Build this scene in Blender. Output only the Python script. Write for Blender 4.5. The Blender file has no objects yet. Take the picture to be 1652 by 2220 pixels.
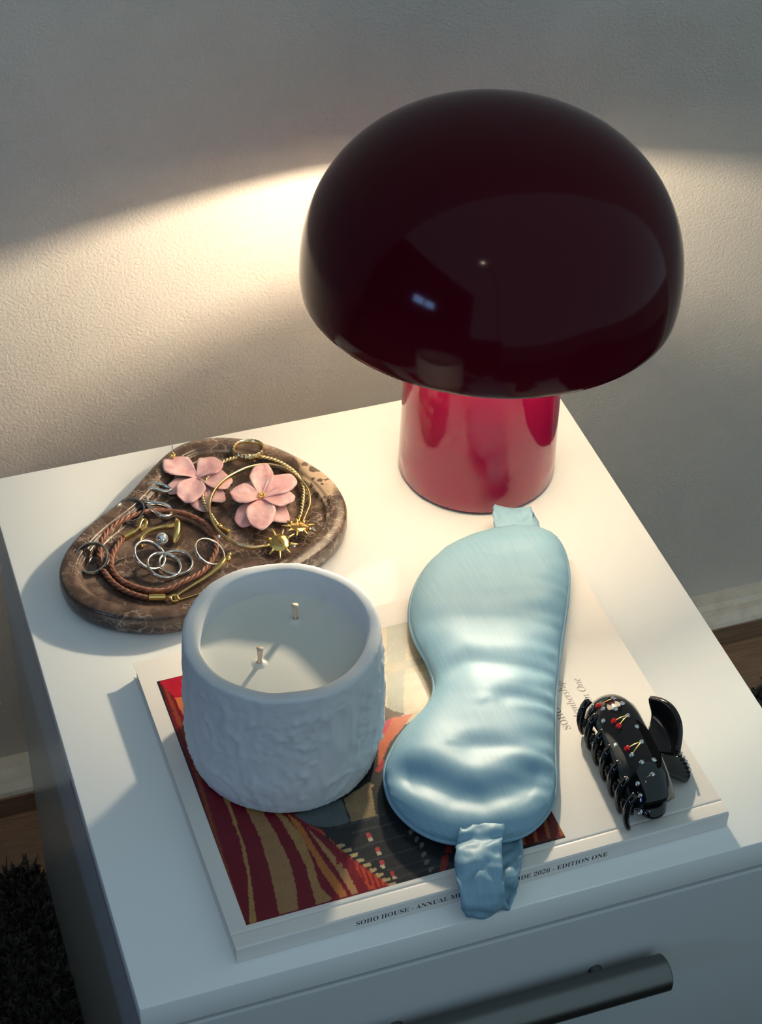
import bpy, bmesh, math, random
from mathutils import Vector, Matrix, noise
random.seed(7)
sc = bpy.context.scene
COL = sc.collection
T = 0.447                      # height of the nightstand top above the floor

# ------------------------------------------------------------------ camera
cam_d = bpy.data.cameras.new('camera')
cam = bpy.data.objects.new('camera', cam_d)
COL.objects.link(cam)
cam_d.sensor_fit = 'HORIZONTAL'
cam_d.sensor_width = 36.0
cam_d.lens = 36.0 * 4220.6 / 1652.0
cam_d.clip_start = 0.01
RC = ((0.94647922, -0.32203501, 0.02169200), (-0.19904842, -0.63527749, -0.74619182), (0.25408033, 0.70193729, -0.66537750))
cx_, cy_, cz_ = Vector(RC[0]), -Vector(RC[1]), -Vector(RC[2])
mw = Matrix((cx_, cy_, cz_)).transposed().to_4x4()
mw.translation = Vector((-0.08492, -0.57395, 0.85102 + T))
cam.matrix_world = mw
sc.camera = cam

# ------------------------------------------------------------------ soft cool daylight of the room, exposure
world = bpy.data.worlds.new('room_daylight')
sc.world = world
world.use_nodes = True
bg = world.node_tree.nodes['Background']
bg.inputs[0].default_value = (0.64, 0.89, 1.0, 1)
bg.inputs[1].default_value = 0.44
sc.view_settings.view_transform = 'Standard'
sc.view_settings.look = 'None'
sc.view_settings.gamma = 1.0
sc.view_settings.use_curve_mapping = False
sc.view_settings.exposure = 0.08
BULB = 1900.0                   # emission of the lamp's bulb

# ------------------------------------------------------------------ helpers
ORG = {}
def srgb(r, g, b):
    f = lambda c: (c/255/12.92) if c/255 <= 0.04045 else ((c/255+0.055)/1.055)**2.4
    return (f(r), f(g), f(b), 1)

def mat(name, color=(0.8, 0.8, 0.8, 1), rough=0.5, metal=0.0, spec=0.5, **kw):
    m = bpy.data.materials.new(name); m.use_nodes = True
    b = m.node_tree.nodes['Principled BSDF']
    b.inputs['Base Color'].default_value = color
    b.inputs['Roughness'].default_value = rough
    b.inputs['Metallic'].default_value = metal
    b.inputs['Specular IOR Level'].default_value = spec
    for k, v in kw.items():
        b.inputs[k.replace('_', ' ')].default_value = v
    return m

def nd(m, t, **kw):
    n = m.node_tree.nodes.new(t)
    for k, v in kw.items(): setattr(n, k, v)
    return n
def ln(m, a, b): m.node_tree.links.new(a, b)
def coords(m, scale=(1, 1, 1)):
    tc = nd(m, 'ShaderNodeTexCoord'); mp = nd(m, 'ShaderNodeMapping')
    mp.inputs['Scale'].default_value = scale
    ln(m, tc.outputs['Object'], mp.inputs['Vector'])
    return mp.outputs['Vector']
def noise_tex(m, scale, detail=4, rough=0.5, vec=None, dist=0.0):
    n = nd(m, 'ShaderNodeTexNoise')
    n.inputs['Scale'].default_value = scale; n.inputs['Detail'].default_value = detail
    n.inputs['Roughness'].default_value = rough; n.inputs['Distortion'].default_value = dist
    ln(m, vec if vec else coords(m), n.inputs['Vector'])
    return n.outputs['Fac']
def ramp(m, fac, stops):
    r = nd(m, 'ShaderNodeValToRGB'); e = r.color_ramp.elements
    e[0].position, e[0].color = stops[0]; e[1].position, e[1].color = stops[-1]
    for p, c in stops[1:-1]:
        x = e.new(p); x.color = c
    ln(m, fac, r.inputs['Fac'])
    return r.outputs['Color']
def bump(m, h, strength=0.2, dist=0.001):
    b = nd(m, 'ShaderNodeBump')
    b.inputs['Strength'].default_value = strength; b.inputs['Distance'].default_value = dist
    ln(m, h, b.inputs['Height'])
    ln(m, b.outputs['Normal'], m.node_tree.nodes['Principled BSDF'].inputs['Normal'])
def base(m, c): ln(m, c, m.node_tree.nodes['Principled BSDF'].inputs['Base Color'])
def mixc(m, fac, a, b, mode='MIX'):
    n = nd(m, 'ShaderNodeMix', data_type='RGBA', blend_type=mode)
    if isinstance(fac, float): n.inputs[0].default_value = fac
    else: ln(m, fac, n.inputs[0])
    for i, v in ((6, a), (7, b)):
        if isinstance(v, tuple): n.inputs[i].default_value = v
        else: ln(m, v, n.inputs[i])
    return n.outputs[2]

def tag(o, label=None, cat=None, group=None, kind=None):
    if label: o['label'] = label
    if cat: o['category'] = cat
    if group: o['group'] = group
    if kind: o['kind'] = kind
    return o

def empty(name, loc, label=None, cat=None, group=None):
    o = bpy.data.objects.new(name, None); COL.objects.link(o)
    o.empty_display_size = 0.01
    L = Vector((loc[0], loc[1], loc[2] + T)); o.location = L; ORG[o.name] = L
    return tag(o, label, cat, group)

def obj(name, VF, m, parent=None, loc=None, smooth=True, ang=None):
    """one mesh object; vertices are given in nightstand-top coordinates"""
    V, F = VF
    if parent is not None: org = ORG[parent.name]
    elif loc is not None: org = Vector((loc[0], loc[1], loc[2] + T))
    else: org = Vector((0, 0, 0))
    me = bpy.data.meshes.new(name)
    me.from_pydata([(v[0]-org.x, v[1]-org.y, v[2]+T-org.z) for v in V], [], F)
    bm = bmesh.new(); bm.from_mesh(me)
    bmesh.ops.recalc_face_normals(bm, faces=bm.faces); bm.to_mesh(me); bm.free()
    me.polygons.foreach_set('use_smooth', [bool(smooth)]*len(me.polygons))
    if smooth and ang:
        me.set_sharp_from_angle(angle=math.radians(ang))
    me.materials.append(m)
    o = bpy.data.objects.new(name, me); COL.objects.link(o)
    if parent is not None: o.parent = parent
    else: o.location = org
    ORG[o.name] = org
    return o

def join(*parts):
    V, F = [], []
    for v, f in parts:
        n = len(V); V += list(v); F += [tuple(i+n for i in q) for q in f]
    return V, F

def box(x0, x1, y0, y1, z0, z1, bev=0.0, seg=2):
    bm = bmesh.new(); bmesh.ops.create_cube(bm, size=1)
    for v in bm.verts:
        v.co = Vector((x0+(v.co.x+.5)*(x1-x0), y0+(v.co.y+.5)*(y1-y0), z0+(v.co.z+.5)*(z1-z0)))
    if bev: bmesh.ops.bevel(bm, geom=list(bm.edges), offset=bev, segments=seg, affect='EDGES', profile=0.5)
    bm.verts.index_update()
    r = [tuple(v.co) for v in bm.verts], [tuple(v.index for v in f.verts) for f in bm.faces]
    bm.free(); return r

def lathe(prof, c, n=64, cap0=False, cap1=False):
    V, F = [], []
    for r, z in prof:
        for i in range(n):
            a = 2*math.pi*i/n; V.append((c[0]+r*math.cos(a), c[1]+r*math.sin(a), c[2]+z))
    for k in range(len(prof)-1):
        for i in range(n):
            j = (i+1) % n; F.append((k*n+i, k*n+j, (k+1)*n+j, (k+1)*n+i))
    if cap0: F.append(tuple(range(n))[::-1])
    if cap1: F.append(tuple((len(prof)-1)*n+i for i in range(n)))
    return V, F

def spline(P, n, closed=False):
    P = [Vector(p) for p in P]; m = len(P); segs = m if closed else m-1
    D = []
    for s in range(segs):
        g = lambda i: P[i % m] if closed else P[max(0, min(m-1, i))]
        p0, p1, p2, p3 = g(s-1), g(s), g(s+1), g(s+2)
        for k in range(16):
            t = k/16
            D.append(0.5*((2*p1)+(p2-p0)*t+(2*p0-5*p1+4*p2-p3)*t*t+(3*p1-p0-3*p2+p3)*t**3))
    D.append(P[0].copy() if closed else P[-1].copy())
    L = [0]
    for a, b in zip(D, D[1:]): L.append(L[-1]+(b-a).length)
    out = []; j = 0
    cnt = n if closed else n-1
    for i in range(n):
        s = L[-1]*i/cnt
        while j < len(L)-2 and L[j+1] < s: j += 1
        d = L[j+1]-L[j]; out.append(D[j].lerp(D[j+1], (s-L[j])/d if d > 1e-12 else 0))
    return out

def frames(path, closed=False):
    n = len(path); Tn = []
    for i in range(n):
        a = path[(i-1) % n] if closed else path[max(0, i-1)]
        b = path[(i+1) % n] if closed else path[min(n-1, i+1)]
        Tn.append((b-a).normalized())
    up = Vector((0, 0, 1)); out = []
    for t in Tn:
        s = t.cross(up)
        s = s.normalized() if s.length > 1e-4 else Vector((1, 0, 0))
        out.append((t, s, s.cross(t).normalized()))
    return out

def tube(path, r, n=8, closed=False, caps=True, sx=1.0, sz=1.0, twist=0.0):
    """r: number or function of 0..1"""
    fr = frames(path, closed); V, F = [], []; m = len(path)
    for i, (p, (t, s, u)) in enumerate(zip(path, fr)):
        rr = r(i/max(1, m-1)) if callable(r) else r
        for k in range(n):
            a = 2*math.pi*k/n + twist*i
            q = p + s*(math.cos(a)*rr*sx) + u*(math.sin(a)*rr*sz); V.append(tuple(q))
    for i in range(m if closed else m-1):
        j = (i+1) % m
        for k in range(n):
            l = (k+1) % n; F.append((i*n+k, i*n+l, j*n+l, j*n+k))
    if caps and not closed:
        F.append(tuple(range(n))[::-1]); F.append(tuple((m-1)*n+k for k in range(n)))
    return V, F

def strands(path, r_off, r, turns_per_m, count, n=6, closed=False):
    fr = frames(path, closed); L = 0; S = [0]
    for a, b in zip(path, path[1:]): L += (b-a).length; S.append(L)
    tot = L + ((path[0]-path[-1]).length if closed else 0)
    turns = turns_per_m*tot
    if closed: turns = round(turns)
    parts = []
    for c in range(count):
        q = []
        for p, (t, s, u), l in zip(path, fr, S):
            a = 2*math.pi*(c/count + turns*l/tot)
            q.append(p + s*math.cos(a)*r_off + u*math.sin(a)*r_off)
        parts.append(tube(q, r, n, closed))
    return join(*parts)

def sphere(c, r, nu=12, nv=8, sq=(1, 1, 1)):
    V = [(c[0], c[1], c[2]-r*sq[2])]; F = []
    for j in range(1, nv):
        a = math.pi*j/nv
        for i in range(nu):
            b = 2*math.pi*i/nu
            V.append((c[0]+r*sq[0]*math.sin(a)*math.cos(b), c[1]+r*sq[1]*math.sin(a)*math.sin(b), c[2]-r*sq[2]*math.cos(a)))
    V.append((c[0], c[1], c[2]+r*sq[2])); e = len(V)-1
    for i in range(nu):
        k = (i+1) % nu
        F.append((0, 1+k, 1+i)); F.append((e, e-nu+i, e-nu+k))
        for j in range(nv-2): F.append((1+j*nu+i, 1+j*nu+k, 1+(j+1)*nu+k, 1+(j+1)*nu+i))
    return V, F

def grid(fn, nu, nv):
    V = [fn(i/(nu-1), j/(nv-1)) for j in range(nv) for i in range(nu)]
    F = [(j*nu+i, j*nu+i+1, (j+1)*nu+i+1, (j+1)*nu+i) for j in range(nv-1) for i in range(nu-1)]
    return [tuple(v) for v in V], F

def solid(o, th, off=0.0):
    m = o.modifiers.new('thickness', 'SOLIDIFY'); m.thickness = th; m.offset = off
def subsurf(o, l=1):
    m = o.modifiers.new('smooth', 'SUBSURF'); m.levels = l; m.render_levels = l

def text(name, body, size, m, parent, origin, ux, uy, spacing=1.0, depth=0.00004):
    """flat print: built from a font curve, turned into a thin mesh"""
    c = bpy.data.curves.new(name, 'FONT'); c.body = body; c.size = size; c.space_character = spacing
    c.resolution_u = 3
    t = bpy.data.objects.new(name, c); COL.objects.link(t)
    bpy.context.view_layer.update()
    me = bpy.data.meshes.new_from_object(t.evaluated_get(bpy.context.evaluated_depsgraph_get()))
    bpy.data.objects.remove(t); bpy.data.curves.remove(c)
    me.materials.clear(); me.materials.append(m); me.name = name
    o = bpy.data.objects.new(name, me); COL.objects.link(o)
    ux, uy = Vector(ux).normalized(), Vector(uy).normalized(); w = ux.cross(uy)
    org = ORG[parent.name] if parent.name in ORG else Vector()
    M = Matrix((ux, uy, w)).transposed().to_4x4()
    M.translation = Vector(origin) + Vector((0, 0, T)) + w*depth - org
    me.transform(M)
    o.parent = parent; ORG[o.name] = org
    return o
def serif(s):
    r = ''
    for ch in s:
        if 'A' <= ch <= 'Z': r += chr(0x1D400+ord(ch)-65)
        elif 'a' <= ch <= 'z': r += chr(0x1D41A+ord(ch)-97)
        elif '0' <= ch <= '9': r += chr(0x1D7CE+ord(ch)-48)
        else: r += ch
    return r
def italic(s):
    r = ''
    for ch in s:
        if 'A' <= ch <= 'Z': r += chr(0x1D434+ord(ch)-65)
        elif ch == 'h': r += chr(0x210E)
        elif 'a' <= ch <= 'z': r += chr(0x1D44E+ord(ch)-97)
        else: r += ch
    return r

# ------------------------------------------------------------------ materials
M_dark = mat('blocker_dark_blue', (0.03, 0.034, 0.042, 1), 0.8, spec=0.2)  # dark so the added left wall throws no light on the nightstand
M_wall = mat('wall_paint', (0.62, 0.585, 0.54, 1), 0.75, spec=0.25)
_v = coords(M_wall)
bump(M_wall, noise_tex(M_wall, 420, 3, 0.55, _v), 0.75, 0.0014)
_sc = ramp(M_wall, noise_tex(M_wall, 18, 6, 0.7, _v), [(0.25, (0.61, 0.54, 0.48, 1)), (0.6, (0.65, 0.585, 0.525, 1))])
base(M_wall, _sc)
M_skirt = mat('skirting_paint', (0.78, 0.75, 0.70, 1), 0.4)
_d = ramp(M_skirt, noise_tex(M_skirt, 60, 5, 0.7), [(0.3, (0.52, 0.45, 0.37, 1)), (0.55, (0.66, 0.59, 0.50, 1))]); base(M_skirt, _d)
M_wood = mat('floor_wood', (0.2, 0.12, 0.075, 1), 0.4)
_g = noise_tex(M_wood, 30, 6, 0.6, coords(M_wood, (1, 14, 14)), 0.4)
base(M_wood, ramp(M_wood, _g, [(0.3, (0.16, 0.095, 0.058, 1)), (0.7, (0.30, 0.19, 0.12, 1))]))
M_rug = mat('rug_pile', (0.05, 0.043, 0.04, 1), 0.95, spec=0.1)
base(M_rug, ramp(M_rug, noise_tex(M_rug, 160, 4, 0.7), [(0.35, (0.03, 0.026, 0.024, 1)), (0.65, (0.12, 0.105, 0.095, 1))]))
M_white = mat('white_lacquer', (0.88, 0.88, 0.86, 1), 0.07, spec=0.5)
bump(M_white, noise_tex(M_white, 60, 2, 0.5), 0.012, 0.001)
M_whiteshaded = mat('white_shaded_faces', (0.55, 0.56, 0.56, 1), 0.22, spec=0.4)  # cabinet white darkened for front and sides; their shade is in the colour
M_steel = mat('brushed_steel', (0.17, 0.17, 0.17, 1), 0.33, 1.0)
bump(M_steel, noise_tex(M_steel, 90, 3, 0.6, coords(M_steel, (0.3, 30, 30))), 0.08, 0.0005)
M_shade = mat('burgundy_enamel', (0.055, 0.0012, 0.0070, 1), 0.10, spec=0.16)
M_stem = mat('red_enamel', (0.25, 0.004, 0.036, 1), 0.09, spec=0.5)
M_lining = mat('white_enamel', (0.42, 0.405, 0.37, 1), 0.5)
M_black = mat('black_rubber', (0.012, 0.012, 0.012, 1), 0.6)
M_bulb = bpy.data.materials.new('glowing_bulb'); M_bulb.use_nodes = True
_n = M_bulb.node_tree; _n.nodes.clear()
_e = _n.nodes.new('ShaderNodeEmission'); _o = _n.nodes.new('ShaderNodeOutputMaterial')
_e.inputs[0].default_value = (1.0, 0.86, 0.62, 1); _e.inputs[1].default_value = BULB
_n.links.new(_e.outputs[0], _o.inputs[0])
M_paper = mat('book_cover_stock', (0.74, 0.70, 0.66, 1), 0.38, spec=0.4)
M_pages = mat('page_block', (0.76, 0.74, 0.69, 1), 0.8)
_w = nd(M_pages, 'ShaderNodeTexWave', wave_type='BANDS', bands_direction='Z'); _w.inputs['Scale'].default_value = 900
ln(M_pages, coords(M_pages), _w.inputs['Vector']); bump(M_pages, _w.outputs['Fac'], 0.4, 0.0002)
M_ink = mat('black_ink', (0.025, 0.025, 0.03, 1), 0.5)
M_inkgrey = mat('grey_ink', (0.16, 0.15, 0.15, 1), 0.5)
M_print = mat('printed_photo', (1, 1, 1, 1), 0.22, spec=0.5)
_a = nd(M_print, 'ShaderNodeVertexColor', layer_name='print'); base(M_print, _a.outputs['Color'])
bump(M_print, noise_tex(M_print, 500, 3), 0.03, 0.0004)
M_plaster = mat('candle_plaster', (0.66, 0.67, 0.69, 1), 0.75, spec=0.25)
bump(M_plaster, noise_tex(M_plaster, 700, 3), 0.08, 0.0004)
M_wax = mat('candle_wax', (0.74, 0.71, 0.65, 1), 0.38, spec=0.4, Subsurface_Weight=0.15)
M_wax.node_tree.nodes['Principled BSDF'].inputs['Subsurface Radius'].default_value = (0.004, 0.003, 0.002)
M_wick = mat('wick_cotton', (0.72, 0.55, 0.42, 1), 0.9)
bump(M_wick, noise_tex(M_wick, 900, 2), 0.6, 0.0004)
M_satin = mat('blue_satin', (0.22, 0.50, 0.60, 1), 0.48, 0.0, 0.45)
_s = noise_tex(M_satin, 60, 3, 0.5, coords(M_satin, (14, 0.6, 1)))
base(M_satin, ramp(M_satin, _s, [(0.35, (0.195, 0.345, 0.450, 1)), (0.65, (0.215, 0.375, 0.485, 1))]))
bump(M_satin, noise_tex(M_satin, 1800, 2), 0.06, 0.0003)
M_claw = mat('black_acetate', (0.006, 0.006, 0.007, 1), 0.08, spec=0.6)
M_redgem = mat('red_gem', (0.55, 0.008, 0.012, 1), 0.05, 0.2, 0.8)
M_cleargem = mat('clear_gem', (0.75, 0.78, 0.80, 1), 0.06, 0.85)
M_gold = mat('polished_gold', (0.82, 0.56, 0.20, 1), 0.17, 1.0)
M_palegold = mat('pale_gold', (0.72, 0.58, 0.32, 1), 0.26, 1.0)
M_silver = mat('silver', (0.66, 0.64, 0.61, 1), 0.16, 1.0)
M_engrave = mat('engraved_gold', (0.22, 0.13, 0.03, 1), 0.4, 0.8)
M_leather = mat('brown_leather', (0.30, 0.105, 0.055, 1), 0.45)
base(M_leather, ramp(M_leather, noise_tex(M_leather, 300, 3), [(0.3, (0.13, 0.045, 0.025, 1)), (0.7, (0.25, 0.10, 0.06, 1))]))
M_petal = mat('pink_petal', (0.80, 0.50, 0.50, 1), 0.35, spec=0.5)
base(M_petal, ramp(M_petal, noise_tex(M_petal, 130, 3, 0.6), [(0.35, (0.66, 0.34, 0.36, 1)), (0.62, (0.76, 0.50, 0.50, 1))]))
bump(M_petal, noise_tex(M_petal, 160, 2), 0.35, 0.002)
# brown marble with pale veins and a beige breccia patch
M_marble = mat('brown_marble', (0.15, 0.09, 0.07, 1), 0.24, spec=0.5)
_v = coords(M_marble)
_b0 = ramp(M_marble, noise_tex(M_marble, 55, 6, 0.65, _v, 0.6), [(0.32, (0.030, 0.021, 0.017, 1)), (0.5, (0.080, 0.050, 0.038, 1)), (0.68, (0.17, 0.115, 0.09, 1))])
_dv = nd(M_marble, 'ShaderNodeTexNoise'); _dv.inputs['Scale'].default_value = 90; _dv.inputs['Detail'].default_value = 4; ln(M_marble, _v, _dv.inputs['Vector'])
_dm = nd(M_marble, 'ShaderNodeVectorMath', operation='SCALE'); ln(M_marble, _dv.outputs['Color'], _dm.inputs[0]); _dm.inputs['Scale'].default_value = 0.02
_da = nd(M_marble, 'ShaderNodeVectorMath', operation='ADD'); ln(M_marble, _v, _da.inputs[0]); ln(M_marble, _dm.outputs[0], _da.inputs[1])
_vo = nd(M_marble, 'ShaderNodeTexVoronoi', feature='DISTANCE_TO_EDGE'); _vo.inputs['Scale'].default_value = 130; ln(M_marble, _da.outputs[0], _vo.inputs['Vector'])
_vein = ramp(M_marble, _vo.outputs['Distance'], [(0.0, (1, 1, 1, 1)), (0.07, (0, 0, 0, 1))])
_veinmask = ramp(M_marble, noise_tex(M_marble, 38, 3, 0.6, _v), [(0.45, (0, 0, 0, 1)), (0.62, (1, 1, 1, 1))])
_vm = mixc(M_marble, 1.0, _vein, _veinmask, 'MULTIPLY')
_c1 = mixc(M_marble, _vm, _b0, (0.34, 0.26, 0.21, 1))
_vp = nd(M_marble, 'ShaderNodeTexVoronoi', feature='SMOOTH_F1'); _vp.inputs['Scale'].default_value = 150; ln(M_marble, _da.outputs[0], _vp.inputs['Vector'])
_peb = ramp(M_marble, _vp.outputs['Distance'], [(0.28, (0.10, 0.068, 0.052, 1)), (0.36, (0.46, 0.34, 0.24, 1))])
_sx = nd(M_marble, 'ShaderNodeSeparateXYZ'); ln(M_marble, _v, _sx.inputs[0])
_ad = nd(M_marble, 'ShaderNodeMath', operation='MULTIPLY_ADD'); ln(M_marble, _sx.outputs['Y'], _ad.inputs[0]); _ad.inputs[1].default_value = 0.55; ln(M_marble, _sx.outputs['X'], _ad.inputs[2])
_an = nd(M_marble, 'ShaderNodeMath', operation='MULTIPLY_ADD'); ln(M_marble, noise_tex(M_marble, 40, 3, 0.5, _v), _an.inputs[0]); _an.inputs[1].default_value = 0.06; ln(M_marble, _ad.outputs[0], _an.inputs[2])
_pm = ramp(M_marble, _an.outputs[0], [(0.118, (0, 0, 0, 1)), (0.126, (1, 1, 1, 1))])
base(M_marble, mixc(M_marble, _pm, _c1, _peb))
M_grey = mat('blocker_grey', (0.06, 0.06, 0.07, 1), 0.9)
M_blockwood = mat('blocker_dark_wood', (0.05, 0.035, 0.03, 1), 0.5)
M_sky = bpy.data.materials.new('sky_in_window'); M_sky.use_nodes = True
_n = M_sky.node_tree; _n.nodes.clear()
_e = _n.nodes.new('ShaderNodeEmission'); _o = _n.nodes.new('ShaderNodeOutputMaterial')
_e.inputs[0].default_value = (0.30, 0.50, 1.0, 1); _e.inputs[1].default_value = 15.0
_n.links.new(_e.outputs[0], _o.inputs[0])

M_spot = bpy.data.materials.new('glowing_spot'); M_spot.use_nodes = True
_n = M_spot.node_tree; _n.nodes.clear()
_e = _n.nodes.new('ShaderNodeEmission'); _o = _n.nodes.new('ShaderNodeOutputMaterial')
_e.inputs[0].default_value = (1.0, 0.85, 0.66, 1); _e.inputs[1].default_value = 110.0
_n.links.new(_e.outputs[0], _o.inputs[0])

# ------------------------------------------------------------------ the setting
WY = 0.56                       # wall plane, behind the nightstand
FZ = -T                          # floor
def struct(o): o['kind'] = 'structure'; return o
w = struct(obj('wall_back', box(-3.2, 2.6, WY, WY+0.12, FZ, FZ+2.6), M_wall, loc=(0, WY, FZ), smooth=False))
fl = struct(obj('floor', box(-3.2, 2.6, -3.2, WY, FZ-0.06, FZ-0.014), M_wood, loc=(0, 0, FZ-0.06), smooth=False))
plank_a = None
for r in range(24):
    y1 = WY - 0.14*r; y0 = y1-0.1385
    off = (0.0, 0.9, 0.4, 1.3)[r % 4]
    for k in range(4):
        x0 = -3.2-off+k*1.8; x1 = x0+1.7985
        x0 = max(x0, -3.2); x1 = min(x1, 2.6)
        if x1-x0 < 0.05: continue
        obj('plank', box(x0, x1, y0, y1, FZ-0.014, FZ, 0.0008, 1), M_wood, fl, smooth=False)
# stepped skirting: lit ledge, shaded face
prof = [(WY, -0.414), (WY-0.014, -0.414), (WY-0.019, -0.4165), (WY-0.026, -0.417), (WY-0.034, -0.4205), (WY-0.036, -0.4235), (WY-0.036, FZ), (WY, FZ)]
V = [(x, y, z) for x in (-3.2, 2.6) for y, z in prof]; n = len(prof)
F = [(i, (i+1) % n, n+(i+1) % n, n+i) for i in range(n)] + [tuple(range(n)), tuple(range(n, 2*n))]
struct(obj('baseboard_back', (V, F), M_skirt, loc=(0, WY, FZ), smooth=False))
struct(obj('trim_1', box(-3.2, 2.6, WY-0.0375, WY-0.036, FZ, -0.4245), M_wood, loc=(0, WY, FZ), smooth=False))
# unseen dark left wall, added to shade the nightstand; window mirrors in the lamp
wl = empty('wall_left_blocker', (-1.9, 0, FZ)); struct(wl)
wy0, wy1, wz0, wz1 = -1.35, -0.60, 0.58, 0.88
obj('panel', box(-2.02, -1.9, -3.2, wy0, FZ, FZ+2.6), M_dark, wl, smooth=False)
obj('panel', box(-2.02, -1.9, wy1, WY, FZ, FZ+2.6), M_dark, wl, smooth=False)
obj('panel', box(-2.02, -1.9, wy0, wy1, FZ, wz0), M_dark, wl, smooth=False)
obj('panel', box(-2.02, -1.9, wy0, wy1, wz1, FZ+2.6), M_dark, wl, smooth=False)
wi = empty('window_1', (-1.96, (wy0+wy1)/2, wz0)); struct(wi)
obj('pane', box(-1.98, -1.975, wy0, wy1, wz0, wz1), M_sky, wi, smooth=False)
for a in (wy0, (wy0+wy1)/2-0.02, wy1-0.04):
    obj('window_frame', box(-1.975, -1.935, a, a+0.04, wz0, wz1, 0.004), M_skirt, wi)
for a in (wz0, wz1-0.04):
    obj('window_frame', box(-1.975, -1.935, wy0, wy1, a, a+0.04, 0.004), M_skirt, wi)

# shaggy dark rug
rug = empty('shag_rug', (0.1, -0.4, FZ), 'dark brown shaggy rug on the wooden floor under the nightstand', 'rug')
obj('rug_backing', box(-0.14, 1.5, -1.2, 0.448, FZ, FZ+0.008), M_rug, rug, smooth=False)
V, F = [], []
def tuft(x, y):
    h = random.uniform(0.010, 0.020); a = random.uniform(0, 6.283); w_ = random.uniform(0.0016, 0.0034)
    lx, ly = random.gauss(0, 0.006), random.gauss(0, 0.006)
    i = len(V); c, s = math.cos(a)*w_, math.sin(a)*w_; z = FZ+0.007
    V.extend([(x-c, y-s, z), (x+c, y+s, z), (x+lx*0.5+c, y+ly*0.5+s, z+h*0.7), (x+lx*0.5-c, y+ly*0.5-s, z+h*0.7), (x+lx, y+ly, z+h)])
    F.extend([(i, i+1, i+2, i+3), (i+3, i+2, i+4)])
for _ in range(16000): tuft(random.uniform(-0.14, -0.004), random.uniform(0.05, 0.45))
for _ in range(15000): tuft(random.uniform(0.405, 1.1), random.uniform(0.20, 0.45))
o = obj('rug_pile', (V, F), M_rug, rug, smooth=False); o['kind'] = 'stuff'

# low bed invented out of view, only to keep light off the nightstand's side
blocker_bed = empty('blocker_bed', (-0.95, -0.4, FZ), 'low bed added out of view to shade the nightstand', 'blocker_bed')
obj('blocker_base', box(-1.72, -0.20, -1.65, 0.42, FZ, FZ+0.26, 0.01), M_blockwood, blocker_bed)
o = obj('blocker_top', box(-1.70, -0.185, -1.62, 0.40, FZ+0.26, FZ+0.43, 0.05, 5), M_grey, blocker_bed)

# added lamp on an invented pole, for the ceiling light mirrored in the shade
arc = empty('ceiling_light_standin', (-0.35, -1.75, FZ), 'unseen added lamp in place of a ceiling light', 'lamp')
obj('standin_base', lathe([(0, 0), (0.14, 0), (0.14, 0.012), (0.02, 0.02), (0, 0.02)], (-0.35, -1.75, FZ), 40), M_black, arc, ang=40)
obj('pole', tube(spline([(-0.35, -1.75, FZ+0.02), (-0.35, -1.74, 0.9), (-0.33, -1.55, 1.55), (-0.28, -1.05, 1.78), (-0.24, -0.70, 1.62), (-0.226, -0.617, 1.52)], 60), 0.008, 12), M_black, arc)
obj('standin_head', lathe([(0.008, 0.05), (0.03, 0.045), (0.036, 0.0), (0.034, 0.0), (0.028, 0.04), (0.008, 0.045)], (-0.226, -0.617, 1.465), 32), M_black, arc)
obj('small_bulb', sphere((-0.226, -0.617, 1.468), 0.016, 14, 10), M_spot, arc)

# ------------------------------------------------------------------ nightstand
W, D = 0.40, 0.432
ns = empty('nightstand', (W/2, D/2, FZ), 'white lacquered bedside cabinet with drawers and a steel bar handle', 'nightstand')
obj('top_panel', box(0, W, 0, D, -0.0215, 0, 0.0009, 2), M_white, ns, ang=40)
obj('side_panel', box(0.0005, 0.018, 0.002, D-0.001, FZ+0.0082, -0.0217, 0.0006, 1), M_whiteshaded, ns, ang=40)
obj('side_panel', box(W-0.018, W-0.0005, 0.002, D-0.001, FZ+0.0082, -0.0217, 0.0006, 1), M_whiteshaded, ns, ang=40)
obj('back_panel', box(0.018, W-0.018, D-0.010, D-0.002, FZ+0.03, -0.0217), M_whiteshaded, ns, smooth=False)
obj('plinth', box(0.018, W-0.018, 0.03, 0.045, FZ+0.0082, FZ+0.05), M_whiteshaded, ns, smooth=False)
def drawer(z0, z1):
    d = obj('drawer', box(0.0015, W-0.0015, -0.0005, 0.0175, z0, z1, 0.0016, 3), M_whiteshaded, ns, ang=40)
    zc = z1-0.0535; hr = 0.0108
    path = [Vector((0.100+0.198*i/24, -0.0145, zc)) for i in range(25)]
    rr = lambda t: hr-(0.0011 if t < 0.001 or t > 0.999 else 0)
    path = [path[0]]+[path[0]+Vector((0.0009, 0, 0))]+path[1:-1]+[path[-1]-Vector((0.0009, 0, 0))]+[path[-1]]
    h = obj('handle', tube(path, rr, 40), M_steel, d, ang=40)
    for xx in (0.14, 0.26):
        obj('handle_post', tube([Vector((xx, -0.010, zc)), Vector((xx, -0.0005, zc))], 0.004, 20), M_steel, d, ang=40)
drawer(-0.205, -0.0245)
drawer(-0.370, -0.2080)

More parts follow.
